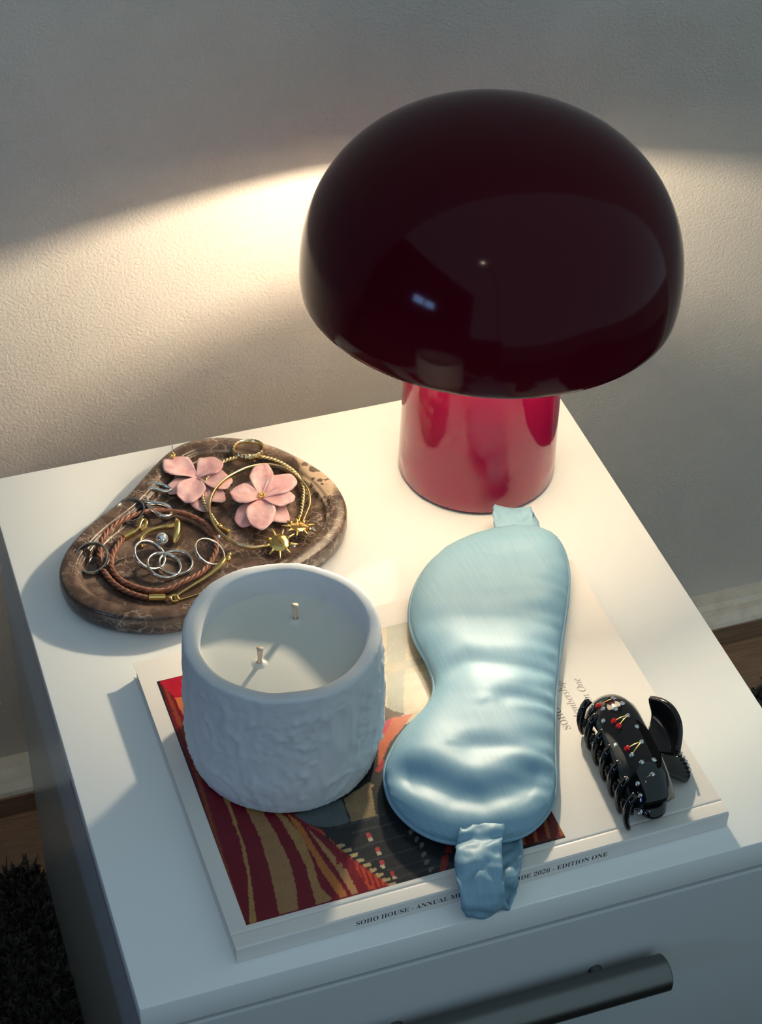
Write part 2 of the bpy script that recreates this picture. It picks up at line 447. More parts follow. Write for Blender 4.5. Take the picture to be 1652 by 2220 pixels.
# ------------------------------------------------------------------ mushroom lamp
LX, LY = 0.3174, 0.3511
lamp = empty('mushroom_table_lamp', (LX, LY, 0), 'glossy mushroom lamp with burgundy dome shade and red cylinder stem', 'lamp')
obj('base_ring', lathe([(0.0, 0.0), (0.0505, 0.0), (0.0512, 0.0006), (0.0512, 0.0022), (0.049, 0.0026)], (LX, LY, 0), 96), M_black, lamp, ang=40)
HS = 0.147
obj('stem', lathe([(0.0490, 0.0018), (0.0523, 0.0020), (0.0529, 0.0030)] + [(0.0529-0.0026*k/10, 0.003+(HS-0.006)*k/10) for k in range(1, 11)] + [(0.0498, HS-0.0008), (0.048, HS), (0.024, HS), (0.0, HS)], (LX, LY, 0), 128), M_stem, lamp, ang=50)
obj('bulb_socket', lathe([(0.0, HS), (0.017, HS), (0.017, HS+0.010), (0.0125, HS+0.015), (0.0115, HS+0.022), (0.0095, HS+0.026), (0.0, HS+0.026)], (LX, LY, 0), 32), M_lining, lamp, ang=40)
BZ = 0.183
obj('bulb', sphere((LX, LY, BZ), 0.0095, 20, 14), M_bulb, lamp)
obj('shade_support', tube([Vector((LX, LY+0.034, HS)), Vector((LX, LY+0.034, 0.236))], 0.0022, 12), M_lining, lamp)
# dome: superelliptic profile, very slightly tilted on its support
R_, dzw, Hd, pp, rr_, tx, ty, zr = 0.1193, 0.0105, 0.1046, 2.218, 0.1184, -0.018, 0.035, 0.1465
prof = [(rr_, 0.0)] + [(R_-(R_-rr_)*(1-a)**2, dzw*a) for a in (.3, .6, .85)]
for k in range(49):
    t = (math.pi/2)*k/48
    prof.append((R_*max(0.0, math.cos(t))**(2/pp), dzw+Hd*max(0.0, math.sin(t))**(2/pp)))
prof[-1] = (0.0003, dzw+Hd)
inner = [(max(0.0002, r-0.0022*(1 if z < 0.05 else 1)), max(0.0, z-(0.0022*(z/(dzw+Hd))))) for r, z in prof]
Rm = Matrix.Rotation(tx, 3, 'X') @ Matrix.Rotation(ty, 3, 'Y')
def tilt(VF):
    V, F = VF
    return [tuple(Rm @ Vector(v) + Vector((LX, LY, zr))) for v in V], F
obj('shade', tilt(lathe([(inner[0][0], 0.0003), (rr_-0.0005, -0.0003)] + prof, (0, 0, 0), 160)), M_shade, lamp, ang=60)
obj('shade_lining', tilt(lathe(inner, (0, 0, 0), 128)), M_lining, lamp)

# ------------------------------------------------------------------ book
BT = 0.01226
bx, by, ban, bw, bh = 0.05468, 0.01183, 0.01425, 0.28446, 0.21574
ca, sa = math.cos(ban), math.sin(ban)
def B(u, v, z=0.0): return (bx+ca*u-sa*v, by+sa*u+ca*v, z)
def bookify(VF): return [B(*v) for v in VF[0]], VF[1]
def unB(x, y):
    dx, dy = x-bx, y-by
    return ca*dx+sa*dy, -sa*dx+ca*dy
book = empty('guide_book', B(bw/2, bh/2, 0), 'white softcover guide book with a striped photo on its cover', 'book')
obj('page_block', bookify(box(0.0012, bw-0.0012, 0.0010, bh-0.0012, 0.0006, BT-0.0006)), M_pages, book, smooth=False)
cp = [(0.0, 0.0006), (0.0004, 0.0), (bh, 0.0), (bh, 0.0005), (0.0011, 0.0006), (0.0006, 0.0012), (0.0006, BT-0.0014), (0.0012, BT-0.0007), (0.0088, BT-0.0009), (0.0096, BT-0.0011), (0.0104, BT-0.0006), (bh, BT-0.0006),
      (bh, BT), (0.0112, BT), (0.0102, BT-0.0001), (0.0096, BT-0.0005), (0.0090, BT-0.0001), (0.0080, BT), (0.0012, BT-0.0002), (0.0003, BT-0.0009), (0.0, BT-0.0018)]
n = len(cp); V = [B(u, v, z) for u in (0.0, bw) for v, z in cp]
F = [(i, (i+1) % n, n+(i+1) % n, n+i) for i in range(n)]
tri = [(0, 1, 4, 5), (1, 2, 3, 4), (0, 5, 6, 20), (6, 7, 18, 19), (6, 19, 20), (7, 8, 17, 18), (8, 9, 16, 17), (9, 10, 14, 15), (9, 15, 16), (10, 11, 12, 13), (10, 13, 14)]
F += tri + [tuple(n+i for i in q) for q in tri]
cover = obj('cover', (V, F), M_paper, book, ang=30)
# photograph printed on the cover
PHOTO=[
((196,178,150),[(0.1372,0.2568),(0.2456,0.2226),(0.2163,0.1506),(0.1961,0.1341),(0.1712,0.1272),(0.1159,0.1448)]),
((150,156,145),[(0.2048,0.211),(0.2182,0.211),(0.191,0.1396),(0.1821,0.1424)]),
((168,160,140),[(0.1897,0.1816),(0.2178,0.1797),(0.2163,0.1744),(0.1865,0.1723)]),
((205,190,165),[(0.2019,0.1697),(0.2205,0.1684),(0.2138,0.1501),(0.1947,0.1384),(0.191,0.1396)]),
((70,50,40),[(0.1811,0.1515),(0.1861,0.1444),(0.1921,0.1403),(0.1855,0.138),(0.1752,0.1391)]),
((196,96,62),[(0.1746,0.1372),(0.1844,0.1395),(0.1965,0.1389),(0.1868,0.13),(0.1769,0.1224),(0.1679,0.1105),(0.1632,0.1037)]),
((190,42,78),[(0.1744,0.1367),(0.1838,0.1391),(0.1787,0.1326),(0.1696,0.1226)]),
((176,40,56),[(0.161,0.1043),(0.169,0.1112),(0.1691,0.107),(0.1636,0.1025)]),
((96,104,106),[(0.0975,0.0958),(0.1097,0.0882),(0.1372,0.0906),(0.1366,0.0736),(0.1271,0.0737),(0.119,0.0756),(0.109,0.0861)]),
((150,126,92),[(0.1383,0.0903),(0.1555,0.0977),(0.1616,0.0896),(0.1563,0.074),(0.1374,0.0734)]),
((44,42,38),[(0.1557,0.093),(0.1656,0.0976),(0.1636,0.0746),(0.1571,0.073),(0.1519,0.0747),(0.1535,0.0831)]),
((66,64,66),[(0.1291,0.0727),(0.1574,0.0736),(0.1574,0.0724),(0.1292,0.0715)]),
((40,40,43),[(0.1291,0.0714),(0.1574,0.0723),(0.1568,0.0686),(0.1287,0.0677)]),
((66,64,66),[(0.1352,0.0667),(0.1608,0.0666),(0.1608,0.0654),(0.1353,0.0655)]),
((40,40,43),[(0.1353,0.0654),(0.1608,0.0653),(0.1602,0.0616),(0.1348,0.0617)]),
((66,64,66),[(0.1334,0.0557),(0.1633,0.057),(0.1633,0.0558),(0.1334,0.0545)]),
((40,40,43),[(0.1334,0.0544),(0.1633,0.0557),(0.1627,0.0521),(0.1329,0.0508)]),
((66,64,66),[(0.1363,0.0455),(0.1683,0.0466),(0.1684,0.0455),(0.1363,0.0443)]),
((40,40,43),[(0.1363,0.0442),(0.1683,0.0453),(0.1678,0.0418),(0.1358,0.0406)]),
((66,64,66),[(0.1448,0.037),(0.1679,0.0374),(0.168,0.0363),(0.1449,0.0359)]),
((40,40,43),[(0.1449,0.0357),(0.1679,0.0361),(0.1674,0.0326),(0.1443,0.0323)]),
((66,64,66),[(0.1482,0.0303),(0.1743,0.0311),(0.1743,0.0299),(0.1483,0.0292)]),
((40,40,43),[(0.1482,0.029),(0.1743,0.0298),(0.1737,0.0263),(0.1477,0.0256)]),
((190,70,70),[(0.1423,0.0637),(0.1446,0.0635),(0.1446,0.06),(0.1423,0.0601)]),
((205,190,160),[(0.1423,0.0601),(0.1446,0.06),(0.1447,0.0578),(0.1424,0.0578)]),
((190,70,70),[(0.144,0.053),(0.1462,0.0529),(0.1462,0.0494),(0.1439,0.0494)]),
((205,190,160),[(0.1439,0.0494),(0.1462,0.0494),(0.1463,0.0472),(0.144,0.0472)]),
((190,70,70),[(0.1432,0.0439),(0.1454,0.0438),(0.1454,0.0404),(0.1431,0.0404)]),
((205,190,160),[(0.1431,0.0404),(0.1454,0.0404),(0.1455,0.0382),(0.1433,0.0382)]),
((190,70,70),[(0.1465,0.0351),(0.1487,0.0349),(0.1487,0.0316),(0.1464,0.0316)]),
((205,190,160),[(0.1464,0.0316),(0.1487,0.0316),(0.1488,0.0294),(0.1465,0.0295)]),
((120,116,112),[(0.1655,0.0584),(0.1679,0.0586),(0.1677,0.0567),(0.1651,0.0549),(0.1646,0.0558)]),
((120,116,112),[(0.1671,0.0528),(0.1694,0.053),(0.1692,0.0511),(0.1666,0.0493),(0.1661,0.0502)]),
((120,116,112),[(0.1683,0.0481),(0.1706,0.0482),(0.1705,0.0464),(0.1678,0.0446),(0.1673,0.0455)]),
((120,116,112),[(0.1672,0.0419),(0.1696,0.042),(0.1694,0.0402),(0.1668,0.0385),(0.1663,0.0394)]),
((120,116,112),[(0.1669,0.0363),(0.1693,0.0364),(0.1691,0.0346),(0.1665,0.0329),(0.166,0.0338)]),
((120,116,112),[(0.1674,0.0312),(0.1697,0.0313),(0.1696,0.0295),(0.167,0.0278),(0.1665,0.0286)]),
((150,48,40),[(0.1818,0.0437),(0.1854,0.044),(0.1828,0.0369),(0.1789,0.0375)]),
((150,48,40),[(0.1767,0.036),(0.1803,0.0363),(0.1777,0.0293),(0.1738,0.0298)]),
((150,48,40),[(0.1738,0.0313),(0.1773,0.0315),(0.1748,0.0246),(0.1709,0.0251)]),
((128,18,36),[(0.0626,0.2078),(0.0932,0.2083),(0.1104,0.14),(0.1096,0.0865),(0.1153,0.0787),(0.1243,0.0598),(0.1331,0.0448),(0.1438,0.0259),(0.0635,0.0249)]),
((200,28,52),[(0.0626,0.2078),(0.1186,0.2106),(0.1164,0.1941),(0.0735,0.1934),(0.0683,0.1922)]),
((226,124,72),[(0.0681,0.1922),(0.1191,0.195),(0.1164,0.1772),(0.0715,0.1774),(0.0692,0.179)]),
((150,70,40),[(0.0637,0.2049),(0.0657,0.2009),(0.068,0.1583),(0.0654,0.0962),(0.0635,0.0249),(0.0625,0.0252),(0.0633,0.0969),(0.0654,0.1575)]),
((188,142,82),[(0.0742,0.1204),(0.0779,0.1086),(0.0775,0.0967),(0.077,0.0707),(0.0735,0.0478),(0.0694,0.0257),(0.0658,0.0253),(0.0731,0.0549),(0.0759,0.0826),(0.0754,0.1079)]),
((178,132,88),[(0.0847,0.1079),(0.0929,0.0963),(0.0962,0.0761),(0.0973,0.057),(0.0957,0.0407),(0.0926,0.0263),(0.0821,0.0259),(0.0855,0.0552),(0.0868,0.0791),(0.0854,0.0942)]),
((182,136,84),[(0.0969,0.098),(0.1043,0.0881),(0.1093,0.0704),(0.1091,0.0532),(0.1079,0.0368),(0.1117,0.027),(0.1024,0.0265),(0.1047,0.0518),(0.1033,0.0694),(0.1008,0.0878)]),
((196,118,58),[(0.1052,0.0909),(0.1105,0.0817),(0.1145,0.0543),(0.1189,0.036),(0.1201,0.0267),(0.1159,0.0267),(0.1117,0.0453),(0.1097,0.0645),(0.1069,0.0814)]),
((190,140,92),[(0.1128,0.0781),(0.1197,0.0598),(0.1248,0.0439),(0.1262,0.0267),(0.1223,0.0266),(0.1197,0.0456),(0.1151,0.0671)]),
((206,76,44),[(0.1126,0.0811),(0.1203,0.0727),(0.1255,0.0565),(0.1329,0.0442),(0.1435,0.0267),(0.1322,0.0267),(0.129,0.0497),(0.1228,0.0661)]),
((150,28,36),[(0.1228,0.0624),(0.1235,0.0611),(0.1228,0.0481),(0.121,0.0481)]),
((196,170,120),[(0.1247,0.0611),(0.1291,0.0606),(0.1291,0.0585),(0.1254,0.0583)]),
((150,28,36),[(0.1251,0.0582),(0.1258,0.0569),(0.1252,0.0444),(0.1234,0.0444)]),
((196,170,120),[(0.127,0.0569),(0.1314,0.0564),(0.1314,0.0543),(0.1277,0.0541)]),
((150,28,36),[(0.1274,0.054),(0.1281,0.0527),(0.1276,0.0406),(0.1258,0.0406)]),
((196,170,120),[(0.1293,0.0527),(0.1337,0.0522),(0.1337,0.0502),(0.13,0.0499)]),
((150,28,36),[(0.1297,0.0499),(0.1304,0.0485),(0.13,0.0369),(0.1282,0.0369)]),
((196,170,120),[(0.1316,0.0486),(0.136,0.048),(0.136,0.046),(0.1323,0.0458)]),
((150,28,36),[(0.132,0.0457),(0.1327,0.0444),(0.1324,0.0332),(0.1306,0.0332)]),
((196,170,120),[(0.1339,0.0444),(0.1382,0.0439),(0.1383,0.0419),(0.1345,0.0416)]),
((150,28,36),[(0.1343,0.0416),(0.135,0.0402),(0.1348,0.0295),(0.133,0.0295)]),
((196,170,120),[(0.1361,0.0403),(0.1405,0.0397),(0.1405,0.0377),(0.1368,0.0375)]),
((150,28,36),[(0.1366,0.0375),(0.1372,0.0361),(0.1372,0.0258),(0.1354,0.0258)]),
((196,170,120),[(0.1384,0.0362),(0.1428,0.0356),(0.1428,0.0336),(0.1391,0.0334)]),
((150,28,36),[(0.1388,0.0334),(0.1395,0.032),(0.1395,0.0222),(0.1377,0.0222)]),
((196,170,120),[(0.1406,0.0321),(0.145,0.0315),(0.145,0.0296),(0.1413,0.0294)]),
((150,28,36),[(0.1411,0.0293),(0.1417,0.028),(0.1419,0.0185),(0.1401,0.0185)]),
((196,170,120),[(0.1429,0.028),(0.1472,0.0274),(0.1472,0.0255),(0.1435,0.0253)]),
((110,34,28),[(0.2168,0.0291),(0.2464,0.0281),(0.2469,0.0522),(0.2342,0.0459)]),
((170,96,62),[(0.2211,0.0297),(0.2231,0.0296),(0.2258,0.0444),(0.2236,0.0441)]),
((170,96,62),[(0.2284,0.0295),(0.2305,0.0295),(0.2335,0.0461),(0.2313,0.0458)]),
((170,96,62),[(0.2358,0.0294),(0.2378,0.0294),(0.2413,0.0478),(0.239,0.0474)]),
((170,96,62),[(0.2432,0.0293),(0.2452,0.0292),(0.2491,0.0494),(0.2468,0.0491)]),
]

pu0, pv0 = unB(0.0638, 0.0250); pu1 = unB(0.2456, 0.0278)[0]; pv1 = unB(0.0626, 0.2085)[1]
NG = 300
V, F, Cc = [], [], []
step_u, step_v = (pu1-pu0)/NG, (pv1-pv0)/NG
jit = []
for j in range(NG+1):
    for i in range(NG+1):
        p = B(pu0+step_u*i, pv0+step_v*j, BT+0.00006); V.append(p)
        q = noise.noise_vector(Vector((p[0]*300, p[1]*300, 0)))
        jit.append((p[0]+q.x*0.00035, p[1]+q.y*0.00035)); Cc.append((0.018, 0.017, 0.018))
for j in range(NG):
    for i in range(NG): F.append((j*(NG+1)+i, j*(NG+1)+i+1, (j+1)*(NG+1)+i+1, (j+1)*(NG+1)+i))
def inside(x, y, poly):
    r = False; j = len(poly)-1
    for i in range(len(poly)):
        xi, yi = poly[i]; xj, yj = poly[j]
        if (yi > y) != (yj > y) and x < (xj-xi)*(y-yi)/(yj-yi)+xi: r = not r
        j = i
    return r
for c, pl in PHOTO:
    c = [v*0.72 for v in srgb(*c)[:3]]
    us = [unB(*p) for p in pl]
    i0 = max(0, int((min(u[0] for u in us)-pu0)/step_u)-2); i1 = min(NG, int((max(u[0] for u in us)-pu0)/step_u)+3)
    j0 = max(0, int((min(u[1] for u in us)-pv0)/step_v)-2); j1 = min(NG, int((max(u[1] for u in us)-pv0)/step_v)+3)
    for j in range(j0, j1+1):
        for i in range(i0, i1+1):
            k = j*(NG+1)+i
            if inside(jit[k][0], jit[k][1], pl): Cc[k] = c
ph = obj('cover_photo', (V, F), M_print, cover, smooth=False)
at = ph.data.color_attributes.new('print', 'FLOAT_COLOR', 'POINT')
buf = []
for p, c in zip(V, Cc):
    k = 1+0.22*noise.noise(Vector((p[0]*900, p[1]*900, 3)))+0.14*noise.noise(Vector((p[0]*150, p[1]*150, 9)))
    buf += [c[0]*k, c[1]*k, c[2]*k, 1]
at.data.foreach_set('color', buf)
ORG['book_'] = ORG[book.name]
ex, ey = (ca, sa, 0), (-sa, ca, 0)
def ptext(name, s, size, m, u, v, z, ux, uy, sp=1.0): return text(name, s, size, m, cover, B(u, v, z), ux, uy, sp)
# spine lettering on the front face
SP = 'SOHO HOUSE - ANNUAL MEMBERSHIP GUIDE 2026 - EDITION ONE'
st = ptext('spine_lettering', serif(SP), 0.0052, M_ink, 0.0652, 0.0, 0.0040, ex, (0, 0, 1), 1.0)
wtxt = max(v.co.x for v in st.data.vertices)-min(v.co.x for v in st.data.vertices)
x0 = min(v.co.x for v in st.data.vertices); kx = 0.1455/wtxt
for v in st.data.vertices:
    d_ = (v.co.x-x0)*(kx-1); v.co.x += d_; v.co.y += d_*sa/ca
# cover lettering, read from the side
nx = (-ca, -sa, 0)
for s, f_, u, v, size in (('SOHO HOUSE', serif, 0.2262, 0.0848, 0.0062), ('Annual Membership Guide', italic, 0.2362, 0.0662, 0.0066), ('Edition One', italic, 0.2468, 0.0872, 0.0066)):
    ptext('cover_lettering', f_(s), size, M_inkgrey, u, v, BT, ey, nx, 1.0)

# ------------------------------------------------------------------ candle
CX, CY = 0.1186, 0.1398
HC = 0.092
cnd = empty('candle', (CX, CY, BT), 'double-wick candle in a rough white plaster cup on the book', 'candle')
def crad(a, h):
    """outer radius of the hand-made cup"""
    t = h/HC
    r = 0.0523+0.0030*min(1, t/0.25)**0.7 if t < 0.25 else 0.0553-0.0018*((t-0.25)/0.75)**1.3
    if t < 0.03: r -= 0.004*(1-t/0.03)**2
    p = Vector((math.cos(a)*1.6, math.sin(a)*1.6, t*0.9))
    q = p + noise.noise_vector(p*1.3)*0.5
    n1 = noise.noise(Vector((q.x*4.5, q.y*4.5, q.z*1.8+3)))
    rid = 1-abs(noise.noise(Vector((q.x*3.2+5, q.y*3.2, q.z*2.3))))*2
    k = min(1, t/0.1)
    side = 0.75+0.25*max(0.0, math.cos(a+0.4))
    crk = 1-abs(noise.noise(Vector((q.x*7+2, q.y*7, q.z*4.5))))*2.4
    f = k*(1-0.8*max(0, (t-0.84)/0.16))
    return r + f*side*(0.0008*n1 + 0.0030*max(0, rid-0.62) + 0.0028*max(0, crk-0.55) + 0.0007*noise.noise(Vector((q.x*14, q.y*14, q.z*9))))
def rimz(a): return HC + 0.0007*math.sin(3*a+1)+0.0003*math.sin(7*a)+0.0002*math.sin(11*a+2)
NA, NH = 200, 70
V, F = [], []
for j in range(NH+1):
    for i in range(NA):
        a = 2*math.pi*i/NA; h = rimz(a)*0.985*j/NH; r = crad(a, h)
        V.append((CX+r*math.cos(a), CY+r*math.sin(a), BT+h))
def ring(fr, fz):
    for i in range(NA):
        a = 2*math.pi*i/NA; r = fr(a); V.append((CX+r*math.cos(a), CY+r*math.sin(a), BT+fz(a)))
to = lambda a: crad(a, rimz(a)*0.985)
wob = lambda a: 0.0003*noise.noise(Vector((math.cos(a)*2.2, math.sin(a)*2.2, 7)))
ring(lambda a: to(a)-0.0006, lambda a: rimz(a)*0.997)
ring(lambda a: to(a)-0.0022, rimz)
ring(lambda a: 0.0482+wob(a), rimz)
ring(lambda a: 0.0462+wob(a), lambda a: rimz(a)-0.0010)
ring(lambda a: 0.0452+wob(a), lambda a: rimz(a)-0.006)
ring(lambda a: 0.0440, lambda a: 0.06)
nr = NH+7
for j in range(nr-1):
    for i in range(NA):
        k = (i+1) % NA; F.append((j*NA+i, j*NA+k, (j+1)*NA+k, (j+1)*NA+i))
F.append(tuple(range(NA))); F.append(tuple((nr-1)*NA+i for i in range(NA)))
obj('cup', (V, F), M_plaster, cnd)
WZ = BT+0.0755
obj('wax', lathe([(0.0, WZ-0.006), (0.0451, WZ-0.006), (0.0451, WZ+0.0006), (0.043, WZ+0.0001), (0.036, WZ), (0.0, WZ+0.0002)], (CX, CY, 0), 96), M_wax, cnd, ang=60)
for wx, wy, lean in ((0.1042, 0.1343, 0.0006), (0.1325, 0.1605, -0.0002)):
    pth = spline([(wx, wy, WZ-0.001), (wx+lean*.3, wy, WZ+0.004), (wx+lean, wy+0.0004, WZ+0.011)], 12)
    k = obj('wick', tube(pth, lambda t: 0.0017-0.0005*math.sin(3.0*min(t*1.3, 1))+(0.0004 if t > 0.93 else 0), 12), M_wick, cnd)
    obj('wick_pool', lathe([(0.0016, 0.0013), (0.0022, 0.0008), (0.004, 0.0003), (0.0055, -0.0002)], (wx, wy, WZ), 24), M_wax, k)

# ------------------------------------------------------------------ marble tray
DP = [(0.0249, 0.315), (0.0317, 0.3296), (0.0419, 0.3416), (0.0588, 0.356), (0.0796, 0.3692), (0.0933, 0.3831), (0.1073, 0.3972), (0.1223, 0.4090), (0.1384, 0.4136), (0.1564, 0.4105), (0.1744, 0.4019), (0.1903, 0.3873), (0.2046, 0.3669), (0.2127, 0.3501), (0.216, 0.3308), (0.2135, 0.313), (0.2040, 0.2960), (0.1854, 0.2820), (0.160, 0.2700), (0.125, 0.2590), (0.0911, 0.2528), (0.0767, 0.2536), (0.0631, 0.2575), (0.0471, 0.2659), (0.034, 0.2771), (0.0269, 0.289), (0.0240, 0.3026)]
out = spline([(x, y, 0) for x, y in DP], 160, True)
for _ in range(6):
    out = [(out[i-1]+out[i]*2+out[(i+1) % 160])/4 for i in range(160)]
def inset(d):
    q = []
    for i in range(160):
        t = (out[(i+2) % 160]-out[i-2]).normalized(); nrm = Vector((-t.y, t.x, 0))
        c = (Vector((0.12, 0.335, 0))-out[i])
        if nrm.dot(c) < 0: nrm = -nrm
        q.append(out[i]+nrm*d)
    for _ in range(int(d*300)):
        q = [(q[i-1]+q[i]*2+q[(i+1) % 160])/4 for i in range(160)]
    return q
tray_rings = [(0.004, 0.0014), (0.0022, 0.0018), (0.0008, 0.004), (0.0, 0.008), (0.0002, 0.0145), (0.0008, 0.0162), (0.0020, 0.0170), (0.0096, 0.0170), (0.0104, 0.0166), (0.0109, 0.0152), (0.0113, 0.0147), (0.0128, 0.0145), (0.0134, 0.0138), (0.0139, 0.0112), (0.0147, 0.0099), (0.0165, 0.0096)]
V, F = [], []
for d, z in tray_rings:
    for p in inset(d): V.append((p.x, p.y, z))
for j in range(len(tray_rings)-1):
    for i in range(160):
        k = (i+1) % 160; F.append((j*160+i, j*160+k, (j+1)*160+k, (j+1)*160+i))
F.append(tuple(range(160))); F.append(tuple((len(tray_rings)-1)*160+i for i in range(160)))
tray = empty('marble_tray', (0.12, 0.335, 0), 'pebble-shaped brown marble trinket tray holding jewellery', 'tray')
obj('tray_body', (V, F), M_marble, tray, ang=50)
for fx, fy in ((0.046, 0.280), (0.050, 0.335), (0.185, 0.300), (0.150, 0.395)):
    obj('foot', lathe([(0.0, 0.0), (0.006, 0.0), (0.006, 0.0016), (0.0, 0.0016)], (fx, fy, 0), 20), M_black, tray, ang=40)
DZ = 0.0096                     # floor of the tray

# ------------------------------------------------------------------ braided leather bracelet
CORD = [(0.0716, 0.3379), (0.0675, 0.333), (0.0604, 0.3222), (0.0582, 0.3101), (0.0613, 0.299), (0.0679, 0.291), (0.0761, 0.2851), (0.0868, 0.2826), (0.0987, 0.2847), (0.1102, 0.2894), (0.1198, 0.2992), (0.125, 0.3097), (0.1257, 0.3254), (0.121, 0.3366), (0.1118, 0.3467), (0.0986, 0.3531), (0.0872, 0.3545), (0.0747, 0.3512), (0.0646, 0.3454), (0.0573, 0.3362), (0.0539, 0.3286), (0.0521, 0.318), (0.0534, 0.3065), (0.0576, 0.2951), (0.064, 0.2864), (0.072, 0.2798), (0.074, 0.279)]
br = empty('leather_bracelet', (0.09, 0.316, DZ), 'brown braided leather wrap bracelet with gold clasp in the tray', 'bracelet')
zc = lambda i: DZ+0.0020+(0.0022 if 8 <= i <= 19 else 0)
cp_ = spline([(x, y, zc(i)) for i, (x, y) in enumerate(CORD)], 520)
obj('cord', strands(cp_, 0.00090, 0.00105, 75, 3, 7), M_leather, br)
def cap(p0, p1):
    d = (Vector(p1)-Vector(p0)); P_ = [Vector(p0)+d*t for t in (0, 0.04, 0.1, 0.9, 0.96, 1)]
    return tube(P_, lambda t: 0.0017 if t in (0, 1) else 0.0022, 16)
z1 = DZ+0.0024
obj('end_cap', cap((0.0712, 0.3374, z1), (0.0798, 0.3407, z1)), M_gold, br, ang=40)
obj('end_cap', cap((0.0735, 0.2792, z1), (0.0838, 0.2761, z1)), M_gold, br, ang=40)
hk = spline([(0.0798, 0.3407, z1), (0.0828, 0.3425, z1+.001), (0.0852, 0.3462, z1+0.0022), (0.0872, 0.3474, z1+0.0022), (0.0884, 0.3448, z1+.0018), (0.0862, 0.3418, z1), (0.0838, 0.3408, z1-.0004)], 40)
obj('clasp_hook', tube(hk, 0.00115, 10), M_gold, br)
obj('clasp_ring', join(tube(spline([(0.0885+0.0022*math.cos(a), 0.2738+0.0022*math.sin(a), z1+0.0006*math.sin(a)) for a in [k*math.pi/6 for k in range(12)]], 36, True), 0.0008, 8, True), sphere((0.0858, 0.2752, z1), 0.0012), sphere((0.0908, 0.2724, z1), 0.0010)), M_gold, br)

# ------------------------------------------------------------------ gold sun cuff
CUFF = [(0.1619, 0.3011), (0.1515, 0.2995), (0.1415, 0.3021), (0.1333, 0.3111), (0.1289, 0.3211), (0.1279, 0.3333), (0.1305, 0.3457), (0.1372, 0.3571), (0.1468, 0.3654), (0.1571, 0.3702), (0.1651, 0.3723), (0.1761, 0.3718), (0.1856, 0.3659), (0.192, 0.3547), (0.1953, 0.3412), (0.1928, 0.3285), (0.1883, 0.321), (0.182, 0.312)]
sun = empty('sun_cuff', (0.162, 0.335, DZ), 'gold cuff bracelet ending in two smiling sun charms', 'bracelet')
cz = lambda i: 0.0135+0.0045*math.sin(math.pi*i/17)
cpth = spline([(x, y, cz(i)) for i, (x, y) in enumerate(CUFF)], 150)
obj('band', tube(cpth, 0.00165, 10, sx=0.6, sz=1.15), M_palegold, sun)
def sun_charm(c, r, rot, tiltx, tilty, gem):
    Rt = Matrix.Rotation(tiltx, 3, 'X') @ Matrix.Rotation(tilty, 3, 'Y') @ Matrix.Rotation(rot, 3, 'Z'); c = Vector(c)
    tr = lambda VF: ([tuple(Rt @ Vector(v)+c) for v in VF[0]], VF[1])
    disc = obj('sun_face', tr(lathe([(0, -0.0006), (r*0.93, -0.0006), (r, -0.0002), (r, 0.0003), (r*0.9, 0.0008), (r*0.5, 0.0011), (0, 0.0012)], (0, 0, 0), 40)), M_gold, sun, ang=50)
    L = []
    for s in (-1, 1):
        L.append(tube(spline([(s*r*.68, r*.18, .0009), (s*r*.45, r*.05, .0011), (s*r*.2, r*.16, .0012)], 10), 0.00018, 5))
        L.append(tube(spline([(s*r*.7, r*.42, .0008), (s*r*.42, r*.56, .0009), (s*r*.14, r*.38, .0012)], 10), 0.00016, 5))
    L.append(tube(spline([(r*.12, r*.4, .0012), (r*.05, 0, .0014), (r*.18, -r*.18, .0014), (-r*.04, -r*.22, .0013)], 14), 0.0002, 5))
    L.append(tube(spline([(-r*.3, -r*.42, .0011), (0, -r*.52, .0011), (r*.32, -r*.40, .0011)], 12), 0.00022, 5))
    L.append(tube(spline([(-r*.16, -r*.62, .0010), (0, -r*.68, .0009), (r*.16, -r*.61, .0010)], 10), 0.00018, 5))
    obj('face_lines', tr(join(*L)), M_engrave, disc)
    for k in range(9):
        a = 2*math.pi*k/9; ln_ = r*(0.95 if k % 2 == 0 else 0.72)
        w_ = 0.0011
        pts = [Vector((math.cos(a)*(r*.95+ln_*t), math.sin(a)*(r*.95+ln_*t), 0.0001)) for t in (0, .3, .6, .9, 1)]
        obj('ray', tr(tube(pts, lambda t: w_*(1-t)**0.8+0.00012, 8)), M_gold, disc)
    a = gem
    g = obj('rhinestone', tr(join(lathe([(0, .0014), (0.0006, .0014), (0.0013, 0.0006), (0.0013, 0), (0, -0.0006)], (math.cos(a)*r*1.55, math.sin(a)*r*1.55, 0.0006), 8))), M_cleargem, disc, smooth=False)
sun_charm((0.1630, 0.2984, 0.0160), 0.0064, 0.3, 0.25, -0.1, -0.9)
sun_charm((0.1790, 0.3075, 0.0176), 0.0060, 0.1, -0.15, 0.15, -0.75)

